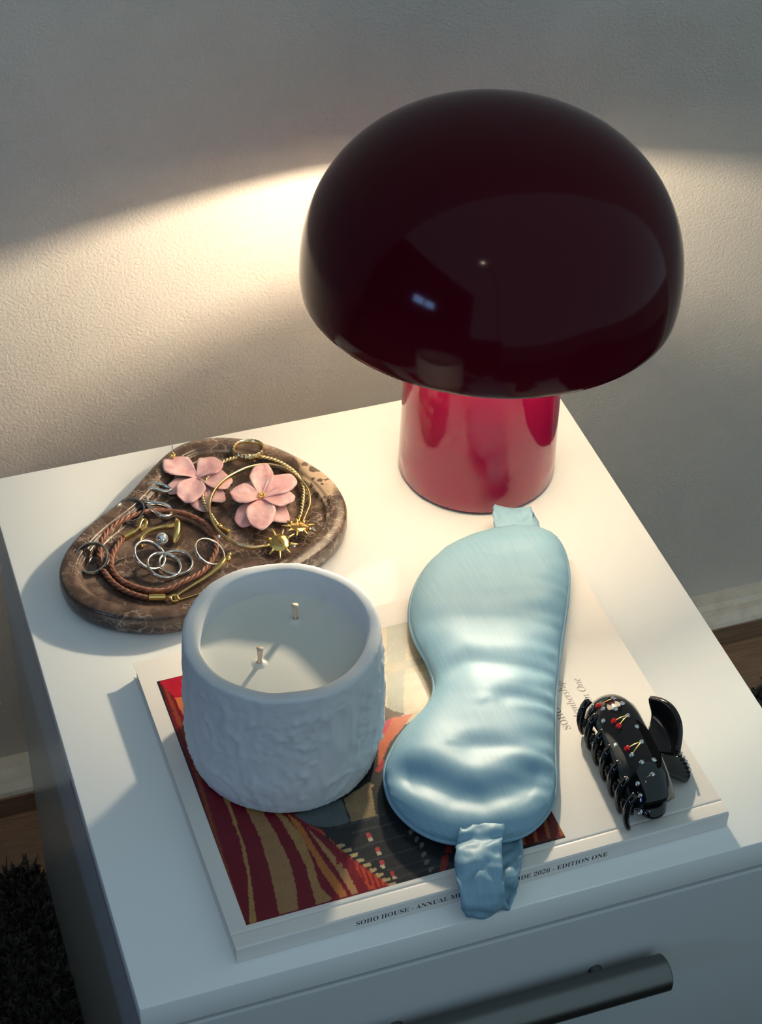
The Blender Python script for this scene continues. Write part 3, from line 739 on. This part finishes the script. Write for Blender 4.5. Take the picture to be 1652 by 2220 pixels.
# ------------------------------------------------------------------ twisted rope cuff
ROPE = [(0.1311, 0.332), (0.1283, 0.346), (0.1281, 0.3561), (0.1328, 0.3682), (0.1394, 0.3765), (0.1494, 0.3832), (0.1611, 0.3848), (0.1716, 0.3821), (0.1811, 0.3762), (0.1878, 0.3683), (0.1928, 0.3575), (0.193, 0.3449), (0.1905, 0.3366), (0.1850, 0.3240)]
rp = empty('rope_cuff', (0.16, 0.352, DZ), 'pale gold twisted rope cuff around the pink flower earring', 'bracelet')
rpath = spline([(x, y, DZ+0.0020+0.0062*abs(math.sin(math.pi*i/13))**0.7) for i, (x, y) in enumerate(ROPE)], 330)
obj('twisted_band', strands(rpath, 0.00085, 0.00095, 200, 2, 6), M_palegold, rp)
def barcap(a, b):
    d = Vector(b)-Vector(a); P_ = [Vector(a)+d*t for t in (0, .08, .12, .2, .24, .32, .36, .5, .95, 1)]
    rad = [.0013, .0019, .0014, .0014, .0020, .0020, .0014, .0013, .0013, .001]
    return tube(P_, lambda t: rad[min(9, int(round(t*9)))], 14)
obj('end_bar', barcap((0.1311, 0.332, DZ+0.002), (0.1372, 0.3228, DZ+0.002)), M_gold, rp, ang=50)
obj('end_bar', barcap((0.1850, 0.3240, DZ+0.002), (0.1800, 0.3150, DZ+0.002)), M_gold, rp, ang=50)

# ------------------------------------------------------------------ rings
def torus(c, R, r, tilt_=(0, 0), sz=1.0, n=56, m=10, sx=1.0):
    Rt = Matrix.Rotation(tilt_[0], 3, 'X') @ Matrix.Rotation(tilt_[1], 3, 'Y'); V, F = [], []
    for i in range(n):
        a = 2*math.pi*i/n
        for k in range(m):
            b = 2*math.pi*k/m
            q = Vector(((R+r*sx*math.cos(b))*math.cos(a), (R+r*sx*math.cos(b))*math.sin(a), r*sz*math.sin(b)))
            V.append(tuple(Rt @ q+Vector(c)))
    for i in range(n):
        j = (i+1) % n
        for k in range(m):
            l = (k+1) % m; F.append((i*m+k, i*m+l, j*m+l, j*m+k))
    return V, F
RG = 'rings in the marble tray'
def ring_thing(label, c, *parts):
    r_ = empty('ring', (c[0], c[1], DZ), label, 'ring', RG)
    for nm, vf, m in parts: obj(nm, vf, m, r_, ang=60)
    return r_
# wide ribbed gold band at the back of the tray
V, F = [], []; N = 96; bc = Vector((0.1690, 0.3890, DZ+0.0050)); Rt = Matrix.Rotation(-0.12, 3, 'X')
for i in range(N):
    a = 2*math.pi*i/N; rb_ = 0.0104+(0.0004 if i % 4 < 2 else -0.0002)
    for r, z in ((rb_, 0.0006), (rb_+0.0005, 0.003), (rb_, 0.0056), (rb_-0.0006, 0.0062), (0.0092, 0.0058), (0.0091, 0.003), (0.0092, 0.0004)):
        V.append(tuple(Rt @ Vector((r*math.cos(a), r*math.sin(a), z))+bc))
for i in range(N):
    j = (i+1) % N
    for k in range(7):
        l = (k+1) % 7; F.append((i*7+k, i*7+l, j*7+l, j*7+k))
ring_thing('wide ribbed gold ring at the back of the tray', bc, ('band', (V, F), M_palegold))
c = (0.0478, 0.3205, DZ+0.0056)
ring_thing('shiny silver ring left of the leather bracelet', c, ('band', torus(c, 0.0102, 0.0016, (0.35, -0.25), 1.5, sx=.6), M_silver))
c = (0.0810, 0.3575, DZ+0.0050)
ring_thing('silver ring tucked behind the leather bracelet', c, ('band', torus(c, 0.0088, 0.0015, (0.25, -0.1), 1.7, sx=.6), M_silver))
SR = [(0.111, 0.3708), (0.107, 0.3757), (0.0997, 0.378), (0.0924, 0.3746), (0.09, 0.3673), (0.0943, 0.3609), (0.1022, 0.3564), (0.1063, 0.3522), (0.1041, 0.3459), (0.0983, 0.3458), (0.0952, 0.3517), (0.0928, 0.3604), (0.0939, 0.3701), (0.0987, 0.3736), (0.1057, 0.3704)]
sp_ = spline([(x, y, DZ+0.0034+0.0026*math.sin(i*0.85)**2) for i, (x, y) in enumerate(SR)], 120, True)
ring_thing('looping wavy silver ring below the left flower earring', (0.0995, 0.362, 0), ('band', tube(sp_, 0.0013, 10, True, sz=1.5), M_silver))
c = (0.0822, 0.3118, DZ+0.0062)
ring_thing('silver ring topped by a sparkling round ball', c, ('band', torus(c, 0.0104, 0.0013, (0.30, 0.42), 1.4, sx=.75), M_silver),
           ('pave_ball', sphere((0.0930, 0.3218, DZ+0.0088), 0.0040, 14, 10), M_cleargem))
c = (0.0892, 0.3026, DZ+0.0036)
ring_thing('plain silver ring overlapped by the ball ring', c, ('band', torus(c, 0.0105, 0.0013, (0.12, 0.22), 1.4, sx=.75), M_silver))
c = (0.0972, 0.3044, DZ+0.0022)
ring_thing('thin flat silver ring, third of the overlapping three', c, ('band', torus(c, 0.0104, 0.0012, (0.05, 0.06), 1.2, sx=.8), M_silver))
c = (0.1188, 0.3036, DZ+0.0060)
ring_thing('bright silver ring under the right of the leather bracelet', c, ('band', torus(c, 0.0100, 0.0011, (0.25, 0.45), 1.4, sx=.7), M_silver),
           ('bead', sphere((0.1268, 0.3096, DZ+0.0118), 0.0014), M_cleargem))
bp = spline([(0.0808, 0.3257, DZ+.001), (0.0815, 0.3322, DZ+.0025), (0.088, 0.3361, DZ+.004), (0.0956, 0.336, DZ+.005), (0.1013, 0.3343, DZ+.0058), (0.1045, 0.3345, DZ+.006)], 60)
be = spline([(0.1062, 0.3375, DZ+0.0085), (0.1062, 0.3335, DZ+0.0075), (0.1040, 0.3280, DZ+0.005), (0.1005, 0.3225, DZ+0.0025)], 40)
ring_thing('gold ring with a smooth bean-shaped bead', (0.094, 0.331, 0), ('band', tube(bp, lambda t: 0.0010+0.0005*t, 10, sz=1.4), M_gold),
           ('bean', tube(be, lambda t: 0.0026*math.sin(math.pi*min(0.97, max(0.03, t)))**0.45, 14), M_gold))
# thin gold ball cuff, half hidden by the candle
gb = empty('ball_cuff', (0.11, 0.283, DZ), 'slim gold cuff with a ball end beside the candle', 'bracelet')
gp = spline([(0.1265, 0.2945, DZ+0.0066), (0.122, 0.2903, DZ+0.0058), (0.1132, 0.2854, DZ+0.0042), (0.1004, 0.2802, DZ+0.0030), (0.0914, 0.2765, DZ+0.0022), (0.0890, 0.2740, DZ+0.0016), (0.0907, 0.2728, DZ+0.0012), (0.0988, 0.2738, DZ+.0010), (0.1060, 0.2752, DZ+.0010), (0.1130, 0.2790, DZ+.0012)], 120)
obj('wire', tube(gp, lambda t: 0.0017-0.0012*min(1, t*1.4), 10), M_gold, gb)
obj('ball', sphere((0.1285, 0.2935, DZ+0.0068), 0.0022, 14, 10), M_gold, gb)
obj('ball', sphere((0.1300, 0.2962, DZ+0.0074), 0.0017, 14, 10), M_gold, gb)

# ------------------------------------------------------------------ pink flower earrings
def petal_mesh(base_, tip, width, z0, z1, cup, seed):
    b = Vector((base_[0], base_[1], z0)); t = Vector((tip[0], tip[1], z1)); d = t-b; L = d.length
    s = Vector((-d.y, d.x, 0)).normalized(); up = s.cross(d).normalized()
    if up.z < 0: up = -up
    def fn(u, v):
        x = u*2-1
        wv = width*1.12*(0.16+0.84*math.sin(math.pi*0.5*min(1, v*1.45))**1.3)*(1-0.12*max(0, v-0.7)/0.3)
        ripple = 0.0009*noise.noise(Vector((x*1.8+seed*3.1, v*3.0, seed)))
        l = v-(0.30*abs(x)**2.4*v*v)+0.025*v*v*math.sin(x*4+seed)
        return b+d*l+s*(x*wv)+up*(cup*(x*x)*math.sin(math.pi*min(1, v*0.8+.1))+ripple*v*1.6+0.0012*math.sin(math.pi*v))
    return grid(fn, 13, 15)
def flower(label, c, tips_up, tips_low, zc, stud):
    f = empty('flower_earring', (c[0], c[1], DZ), label, 'earring', 'pink flower earrings')
    for k, (tx_, ty_, w_, z_) in enumerate(tips_low):
        o = obj('petal', petal_mesh(c, (tx_, ty_), w_, zc-0.0022, z_, 0.0012, k+11), M_petal, f); solid(o, 0.0006)
    for k, (tx_, ty_, w_, z_) in enumerate(tips_up):
        o = obj('petal', petal_mesh(c, (tx_, ty_), w_, zc, z_, 0.0022, k+3), M_petal, f); solid(o, 0.0006)
    if stud:
        P_ = []
        for k in range(9):
            a = k*2.4; r = 0.0009*math.sqrt(k)
            P_.append(sphere((c[0]+r*math.cos(a), c[1]+r*math.sin(a), zc+0.0030+0.0004*math.cos(k)), 0.00085, 8, 6))
        obj('stamens', join(*P_), M_gold, f)
    return f
flower('pink flower earring with gold centre inside the gold cuffs', (0.1641, 0.3425),
       [(0.1445, 0.3465, 0.0086, 0.0215), (0.1725, 0.3690, 0.0072, 0.0225), (0.1895, 0.3505, 0.0086, 0.0215), (0.1825, 0.3300, 0.0080, 0.0205), (0.1545, 0.3105, 0.0086, 0.0195)],
       [(0.1575, 0.3620, 0.0075, 0.0150), (0.1435, 0.3240, 0.0075, 0.0135), (0.1735, 0.3170, 0.0072, 0.0145)], 0.0160, True)
f2 = flower('pink flower earring lying turned to the left of the gold cuffs', (0.1300, 0.3760),
       [(0.1120, 0.3945, 0.0090, 0.0190), (0.1478, 0.3835, 0.0085, 0.0200), (0.1495, 0.3610, 0.0080, 0.0165), (0.1165, 0.3530, 0.0088, 0.0165)],
       [(0.1075, 0.3700, 0.0062, 0.0130), (0.1255, 0.3450, 0.0070, 0.0125), (0.1400, 0.3500, 0.0070, 0.0130)], 0.0150, False)
st_ = empty('stud_earring', (0.1185, 0.3965, DZ), 'tiny gold stud with upright post on the left flower', 'earring')
obj('stud_cluster', join(*[sphere((0.1188+0.0012*math.cos(k*1.25), 0.3962+0.0012*math.sin(k*1.25), 0.0206+0.0006*(k % 2)), 0.0012, 8, 6) for k in range(5)]), M_gold, st_)
obj('post', tube([Vector((0.1190, 0.3964, 0.020)), Vector((0.1192, 0.3968, 0.0285))], 0.0004, 8), M_silver, st_)

# ------------------------------------------------------------------ satin sleep mask
MK = [(0.29, 0.2639), (0.2683, 0.2602), (0.2473, 0.2491), (0.23, 0.2306), (0.2187, 0.2088), (0.2147, 0.1875), (0.2155, 0.1653), (0.2125, 0.1468), (0.203, 0.1346), (0.182, 0.119), (0.1674, 0.102), (0.1623, 0.0895), (0.1605, 0.0727), (0.1654, 0.0559), (0.1752, 0.0428), (0.1896, 0.0349), (0.2145, 0.0302), (0.2294, 0.0337), (0.2433, 0.0445), (0.2528, 0.0605), (0.2639, 0.0892), (0.2784, 0.122), (0.2955, 0.1559), (0.3148, 0.1911), (0.3266, 0.2175), (0.331, 0.2406), (0.3253, 0.2537), (0.3110, 0.2625)]
mb = spline([(x, y, 0) for x, y in MK], 260, True)
for _ in range(3): mb = [(mb[i-1]+mb[i]*2+mb[(i+1) % 260])/4 for i in range(260)]
A0, A1 = Vector((0.203, 0.031, 0)), Vector((0.305, 0.263, 0))
ap = (A1-A0).normalized(); aq = Vector((-ap.y, ap.x, 0))      # q>0 is the left (notched) side
loc_ = [((p-A0).dot(ap), (p-A0).dot(aq)) for p in mb]
pmin, pmax = min(l[0] for l in loc_), max(l[0] for l in loc_)
def cut(p):
    qs = []
    for i in range(260):
        a, b = loc_[i], loc_[(i+1) % 260]
        if (a[0]-p)*(b[0]-p) <= 0 and a[0] != b[0]:
            qs.append(a[1]+(b[1]-a[1])*(p-a[0])/(b[0]-a[0]))
    return min(qs), max(qs)
def bdist(x, y):
    best = 1
    for i in range(0, 260):
        p = mb[i]; d = (p.x-x)**2+(p.y-y)**2
        if d < best: best = d
    return math.sqrt(best)
def seg(x, y, pts):
    """signed distance to a polyline (positive towards +y side) and weight along it"""
    best = (1, 0, 0)
    for a, b in zip(pts, pts[1:]):
        ax, ay = a; dx, dy = b[0]-ax, b[1]-ay; L2 = dx*dx+dy*dy
        t = max(0, min(1, ((x-ax)*dx+(y-ay)*dy)/L2)); qx, qy = x-ax-dx*t, y-ay-dy*t
        d = math.hypot(qx, qy)
        if d < best[0]: best = (d, math.copysign(d, dx*qy-dy*qx), 0)
    return best[1]
FOLDS = [  # polyline, depth, width, ridge
    ([(0.222, 0.191), (0.240, 0.187), (0.262, 0.180), (0.300, 0.171)], -0.0013, 0.0085, 0.0005),
    ([(0.219, 0.150), (0.235, 0.152), (0.252, 0.144), (0.280, 0.130)], -0.0018, 0.0070, 0.0008),
    ([(0.246, 0.118), (0.258, 0.117), (0.276, 0.110)], -0.0014, 0.0065, 0.0005),
    ([(0.168, 0.086), (0.180, 0.076), (0.193, 0.061), (0.206, 0.054), (0.222, 0.055), (0.236, 0.058), (0.248, 0.054)], -0.0040, 0.0092, 0.0014),
    ([(0.214, 0.090), (0.235, 0.083), (0.262, 0.081)], -0.0010, 0.0060, 0.0004),
    ([(0.285, 0.205), (0.305, 0.198), (0.320, 0.200)], -0.0007, 0.0060, 0.0003),
    ([(0.290, 0.232), (0.305, 0.226), (0.328, 0.218)], -0.0010, 0.0060, 0.0004)]
ZE = BT+0.0078
def puff(x, y, p, q, qr):
    d = bdist(x, y)
    t = min(1, d/0.030); h = 0.0118*math.sqrt(max(0, 1-(1-t)**2))
    k = min(1, d/0.012)
    for pts, dep, wd, rdg in FOLDS:
        s = seg(x, y, pts)
        h += k*(dep*math.exp(-(s/wd)**2) + rdg*math.exp(-((s-wd*1.9)/wd)**2))
    # gathers along the straight edge
    e = q-qr
    fade = max(0, min(1, (p-0.02)/0.03))*max(0, min(1, (0.235-p)/0.03))
    ph_ = p*2*math.pi/0.0125+3.2*noise.noise(Vector((p*60, 1.3, 0)))
    h += min(1, d/0.003)*0.0016*math.sin(ph_)*math.exp(-e/0.013)*fade*(0.6+0.7*noise.noise(Vector((p*45, 4, 2))))
    h += k*0.0008*noise.noise(Vector((x*45, y*45, 2.2)))
    return h
NP, NQ = 132, 64
top, bot = [], []
for j in range(NP):
    t = j/(NP-1); tt = 0.5-0.5*math.cos(math.pi*t)
    tt = 0.55*tt+0.45*t
    p = pmin+(pmax-pmin)*min(1-2e-4, max(2e-4, tt)); q0, q1 = cut(p)
    for i in range(NQ):
        u = i/(NQ-1); uu = 0.6*(0.5-0.5*math.cos(math.pi*u))+0.4*u; q = q0+(q1-q0)*uu
        x, y = A0.x+ap.x*p+aq.x*q, A0.y+ap.y*p+aq.y*q
        edge = i in (0, NQ-1) or j in (0, NP-1)
        h = 0 if edge else puff(x, y, p, q, q0)
        top.append((x, y, ZE+h))
        bot.append((x, y, max(BT+0.0008, ZE-0.9*h) if not edge else ZE))
V = top+bot; n = len(top)
F = [(j*NQ+i, j*NQ+i+1, (j+1)*NQ+i+1, (j+1)*NQ+i) for j in range(NP-1) for i in range(NQ-1)]
F += [tuple(n+a for a in f[::-1]) for f in F]
mask = empty('sleep_mask', (0.245, 0.147, BT), 'pale blue satin sleep mask lying across the book', 'sleep mask')
o = obj('pad', (V, F), M_satin, mask)
bm = bmesh.new(); bm.from_mesh(o.data); bmesh.ops.remove_doubles(bm, verts=bm.verts, dist=1e-6)
bmesh.ops.recalc_face_normals(bm, faces=bm.faces); bm.to_mesh(o.data); bm.free()
o.data.polygons.foreach_set('use_smooth', [True]*len(o.data.polygons))
obj('piping', tube([Vector((p.x, p.y, ZE-0.0006)) for p in mb], 0.0013, 8, True), M_satin, mask)

def ribbon(ctrl, n, nw, amp, seed, th=0.0016, freq=55.0):
    """ctrl: (x, y, z, half-width vector x, y, z); scrunched satin strap"""
    P_ = spline([c[:3] for c in ctrl], n); H_ = spline([Vector(c[3:6])*1.0+Vector((0, 0, 0)) for c in ctrl], n) if False else None
    m = len(ctrl); V = []
    for i in range(n):
        f = i/(n-1)*(m-1); k = min(m-2, int(f)); t = f-k; t = t*t*(3-2*t)
        hw = Vector(ctrl[k][3:6]).lerp(Vector(ctrl[k+1][3:6]), t)
        a, b = P_[max(0, i-1)], P_[min(n-1, i+1)]; nr_ = (b-a).cross(hw).normalized()
        for j in range(nw):
            u = j/(nw-1)*2-1
            wv = math.sin(i/n*freq+1.8*noise.noise(Vector((u*1.3, i*0.05, seed)))*2+u*0.5)
            wr = amp*wv*(0.55+0.45*abs(u))+amp*0.6*noise.noise(Vector((u*2.5, i*0.16, seed+5)))
            bulge = 0.0014*(1-u*u)
            V.append(tuple(P_[i]+hw*(u*(1-0.05*abs(wv)))+nr_*(wr+bulge)))
    F = [(i*nw+j, i*nw+j+1, (i+1)*nw+j+1, (i+1)*nw+j) for i in range(n-1) for j in range(nw-1)]
    return V, F
hwx = (0.0122, -0.0030, 0)
sb = [(0.2030, 0.0440, BT+0.0085, *hwx), (0.2000, 0.0380, BT+0.0125, *hwx), (0.1955, 0.0300, BT+0.0130, *hwx), (0.1915, 0.0220, BT+0.0135, *hwx), (0.1885, 0.0130, BT+0.0125, 0.0124, -0.0025, 0),
      (0.1868, 0.0050, BT+0.0085, 0.0126, -0.001, 0), (0.1870, 0.0000, BT+0.001, 0.0126, 0.000, 0), (0.1890, -0.0012, BT-0.0065, 0.0122, 0.0005, 0), (0.1925, 0.0012, BT-0.0100, 0.0115, 0.001, 0),
      (0.1965, 0.0052, BT-0.0082, 0.0112, 0.001, 0), (0.1985, 0.0078, BT-0.003, 0.0112, 0.0, 0), (0.2000, 0.0095, BT+0.0030, 0.0115, -0.001, 0), (0.2040, 0.0200, BT+0.0042, *hwx), (0.2075, 0.0300, BT+0.0042, *hwx), (0.2100, 0.0400, BT+0.0042, *hwx)]
o = obj('strap', ribbon(sb, 150, 15, 0.0014, 1.0, freq=34), M_satin, mask); solid(o, 0.0016)
ht = (0.0125, -0.0040, 0)
stp = [(0.3080, 0.2590, BT+0.0068, *ht), (0.3095, 0.2650, BT+0.0075, *ht), (0.3115, 0.2730, BT+0.0090, *ht), (0.3140, 0.2800, BT+0.0085, 0.0118, -0.0045, 0), (0.3165, 0.2840, BT+0.0045, 0.0112, -0.005, 0), (0.3190, 0.2845, BT-0.0010, 0.0110, -0.005, 0.001),
       (0.3205, 0.2800, BT-0.0055, 0.0110, -0.004, 0.001), (0.3195, 0.2720, BT-0.0070, 0.0115, -0.004, 0), (0.3180, 0.2630, BT-0.0045, *ht), (0.3165, 0.2560, BT-0.001, *ht)]
o = obj('strap', ribbon(stp, 90, 15, 0.0007, 4.0, freq=30), M_satin, mask); solid(o, 0.0016)

# ------------------------------------------------------------------ hair claw
clw = empty('hair_claw', (0.300, 0.060, BT), 'black hair claw clip with red and clear gem cherries', 'hair clip')
OX, OY = 0.300, 0.0125                 # claw frame: a along y, b along x, w up
def CW(a, b, w): return (OX+b+0.05*(a-0.043), OY+a, BT+w)
UP = spline([(0.0085, 0.0150, 0), (0.0090, 0.0210, 0), (0.0065, 0.0272, 0), (0.0000, 0.0308, 0), (-0.0075, 0.0300, 0), (-0.0135, 0.0250, 0), (-0.0158, 0.0205, 0)], 26)
def arange(t, lo, hi, neck):
    k = 1-math.exp(-((t-0.02)/0.16)**2)
    c = (lo+hi)/2; half = (hi-lo)/2
    bulge = 1-0.16*max(0, (t-0.5)/0.5)**2-0.42*max(0, (0.5-t)/0.5)**2
    return c-half*bulge*(neck+(1-neck)*k), c+half*bulge*(neck+(1-neck)*k)
def jaw(u, v, prof_, lo, hi, neck):
    f = v*(len(prof_)-1); k = min(len(prof_)-2, int(f)); p = prof_[k].lerp(prof_[k+1], f-k)
    a0, a1 = arange(v, lo, hi, neck)
    s = u*2-1
    drop = 0.0135*abs(s)**4
    return CW((a0+a1)/2+(a1-a0)/2*s, p.x+0.002*abs(s)**3*(1 if v < .3 else -0.3), p.y-drop)
uj = o = obj('upper_jaw', grid(lambda u, v: jaw(u, v, UP, 0.009, 0.090, 0.5), 41, 26), M_claw, clw); solid(o, 0.0026, 0)
def tooth(a, pts, r0):
    P_ = spline([CW(a+q[2], q[0], q[1]) for q in pts], 14)
    return tube([Vector(p) for p in P_], lambda t: r0*(1.1-0.35*t), 6, sx=1.0, sz=0.8)
for k in range(7):
    a = 0.0125+k*0.0120
    obj('tooth', tooth(a, [(-0.0140, 0.0232, 0.0015), (-0.0178, 0.0195, 0.0005), (-0.0195, 0.0130, -0.001), (-0.0195, 0.0065, -0.0025), (-0.0180, 0.0020, -0.0035)], 0.0024), M_claw, clw)
# rounded lower jaw resting on the book
V, F = sphere((0, 0, 0), 1.0, 36, 16)
sg = lambda t, e: math.copysign(abs(t)**e, t)
V = [CW(0.0455+0.0395*sg(v[1], 0.8), -0.0025+0.0120*sg(v[0], 0.8), 0.0083+0.0078*v[2]) for v in V]
obj('lower_jaw', (V, F), M_claw, clw)
for k in range(6):
    a = 0.0175+k*0.0120
    obj('tooth', tooth(a, [(-0.0130, 0.0040, 0), (-0.0165, 0.0065, 0), (-0.0185, 0.0105, 0.001), (-0.0180, 0.0150, 0.002)], 0.0020), M_claw, clw)
# finger grips
def paddle(pts, aw, amid, spread, cup):
    P_ = spline([(b, w_, 0) for b, w_ in pts], 16)
    def fn(u, v):
        f = v*15; k = min(14, int(f)); p = P_[k].lerp(P_[k+1], f-k); s = u*2-1
        wd = aw+(spread-aw)*(math.sin(min(1, v*1.15)*math.pi/2)**1.5)
        tip = 1-(0.22*abs(s)**2.5 if v > 0 else 0)*v
        q = P_[0].lerp(p, tip)
        return CW(amid+wd*s, q.x+cup*(s*s)*v, q.y+cup*0.6*(s*s)*v)
    return grid(fn, 25, 18)
o = obj('grip', paddle([(0.0070, 0.0240), (0.0125, 0.0250), (0.0180, 0.0300), (0.0195, 0.0370), (0.0205, 0.0440)], 0.0075, 0.0455, 0.0205, -0.004), M_claw, clw); solid(o, 0.0026, 0)
o = obj('grip', paddle([(0.0070, 0.0140), (0.0140, 0.0110), (0.0210, 0.0080), (0.0265, 0.0045), (0.0310, 0.0022)], 0.0075, 0.0405, 0.0130, -0.001), M_claw, clw); solid(o, 0.0024, 0)
obj('hinge_pin', tube([Vector(CW(0.030, 0.0090, 0.0165)), Vector(CW(0.064, 0.0090, 0.0165))], 0.0011, 10), M_silver, clw)
cl_ = [Vector(CW(0.036+0.016*i/160, 0.0090+0.0028*math.cos(i*0.55), 0.0165+0.0028*math.sin(i*0.55))) for i in range(161)]
obj('spring', tube(cl_, 0.0006, 6), M_silver, clw)
GEMS = [('r', 0.2911, 0.0912), ('r', 0.2921, 0.0736), ('r', 0.2927, 0.0687), ('r', 0.2909, 0.0528), ('c', 0.2988, 0.0906), ('c', 0.2917, 0.0861), ('c', 0.3009, 0.0839), ('c', 0.296, 0.0811), ('c', 0.2908, 0.0964), ('c', 0.2997, 0.0737), ('c', 0.301, 0.0646), ('c', 0.299, 0.0534), ('c', 0.2914, 0.0478), ('c', 0.2879, 0.0598), ('c', 0.2939, 0.041), ('c', 0.3003, 0.0404), ('c', 0.2888, 0.0323), ('c', 0.2885, 0.0273), ('c', 0.2965, 0.0329), ('c', 0.2865, 0.0211), ('c', 0.2851, 0.038), ('c', 0.2887, 0.0787)]
def jawtop(x, y):
    a = y-OY; b = x-OX-0.05*(a-0.043); best = None
    for i, p in enumerate(UP):
        if i > 5:
            d = abs(p.x-b)
            if best is None or d < best[0]: best = (d, i)
    i = best[1]; i0, i1 = max(0, i-1), min(len(UP)-1, i+1); t = (UP[i1]-UP[i0]).normalized()
    nrm = Vector((t.y, 0, -t.x)); nrm = nrm if nrm.z > 0 else -nrm
    a0, a1 = arange(i/25, 0.009, 0.090, 0.5); s = abs((a-(a0+a1)/2)/((a1-a0)/2))
    return Vector((x, y, BT+UP[i].y-0.0135*min(1.0, s)**4))+nrm*0.0014, nrm
def gem(c, nrm, r):
    u = nrm.cross(Vector((0, 1, 0))).normalized(); v = nrm.cross(u); V, F = [], []
    for rr, h in ((1.0, -0.3), (1.0, 0.15), (0.55, 0.6)):
        for k in range(8):
            a = math.pi*k/4+0.2; V.append(tuple(c+u*(math.cos(a)*rr*r)+v*(math.sin(a)*rr*r)+nrm*(h*r)))
    for j in (0, 1):
        for k in range(8): F.append((j*8+k, j*8+(k+1) % 8, (j+1)*8+(k+1) % 8, (j+1)*8+k))
    F.append(tuple(range(16, 24)))
    return V, F
G = []
for kd, x, y in GEMS:
    c, nrm = jawtop(x, y); G.append(c)
    obj('red_gem' if kd == 'r' else 'clear_gem', gem(c, nrm, 0.0019 if kd == 'r' else 0.0015), M_redgem if kd == 'r' else M_cleargem, uj, smooth=False)
for i, j in ((0, 4), (1, 9), (2, 9), (3, 11), (12, 11), (16, 18), (17, 18)):
    mid = (G[i]+G[j])/2+Vector((0, 0, 0.0006))
    obj('cherry_stem', tube(spline([G[i], mid, G[j]], 8), 0.00042, 6), M_gold, uj)
for k in range(7):
    obj('clear_gem', gem(Vector(CW(0.0310+k*0.0032, 0.0300-0.0004*(k-3)**2*0.3, 0.0055)), Vector((0.5, 0, 0.86)), 0.0011), M_cleargem, clw, smooth=False)
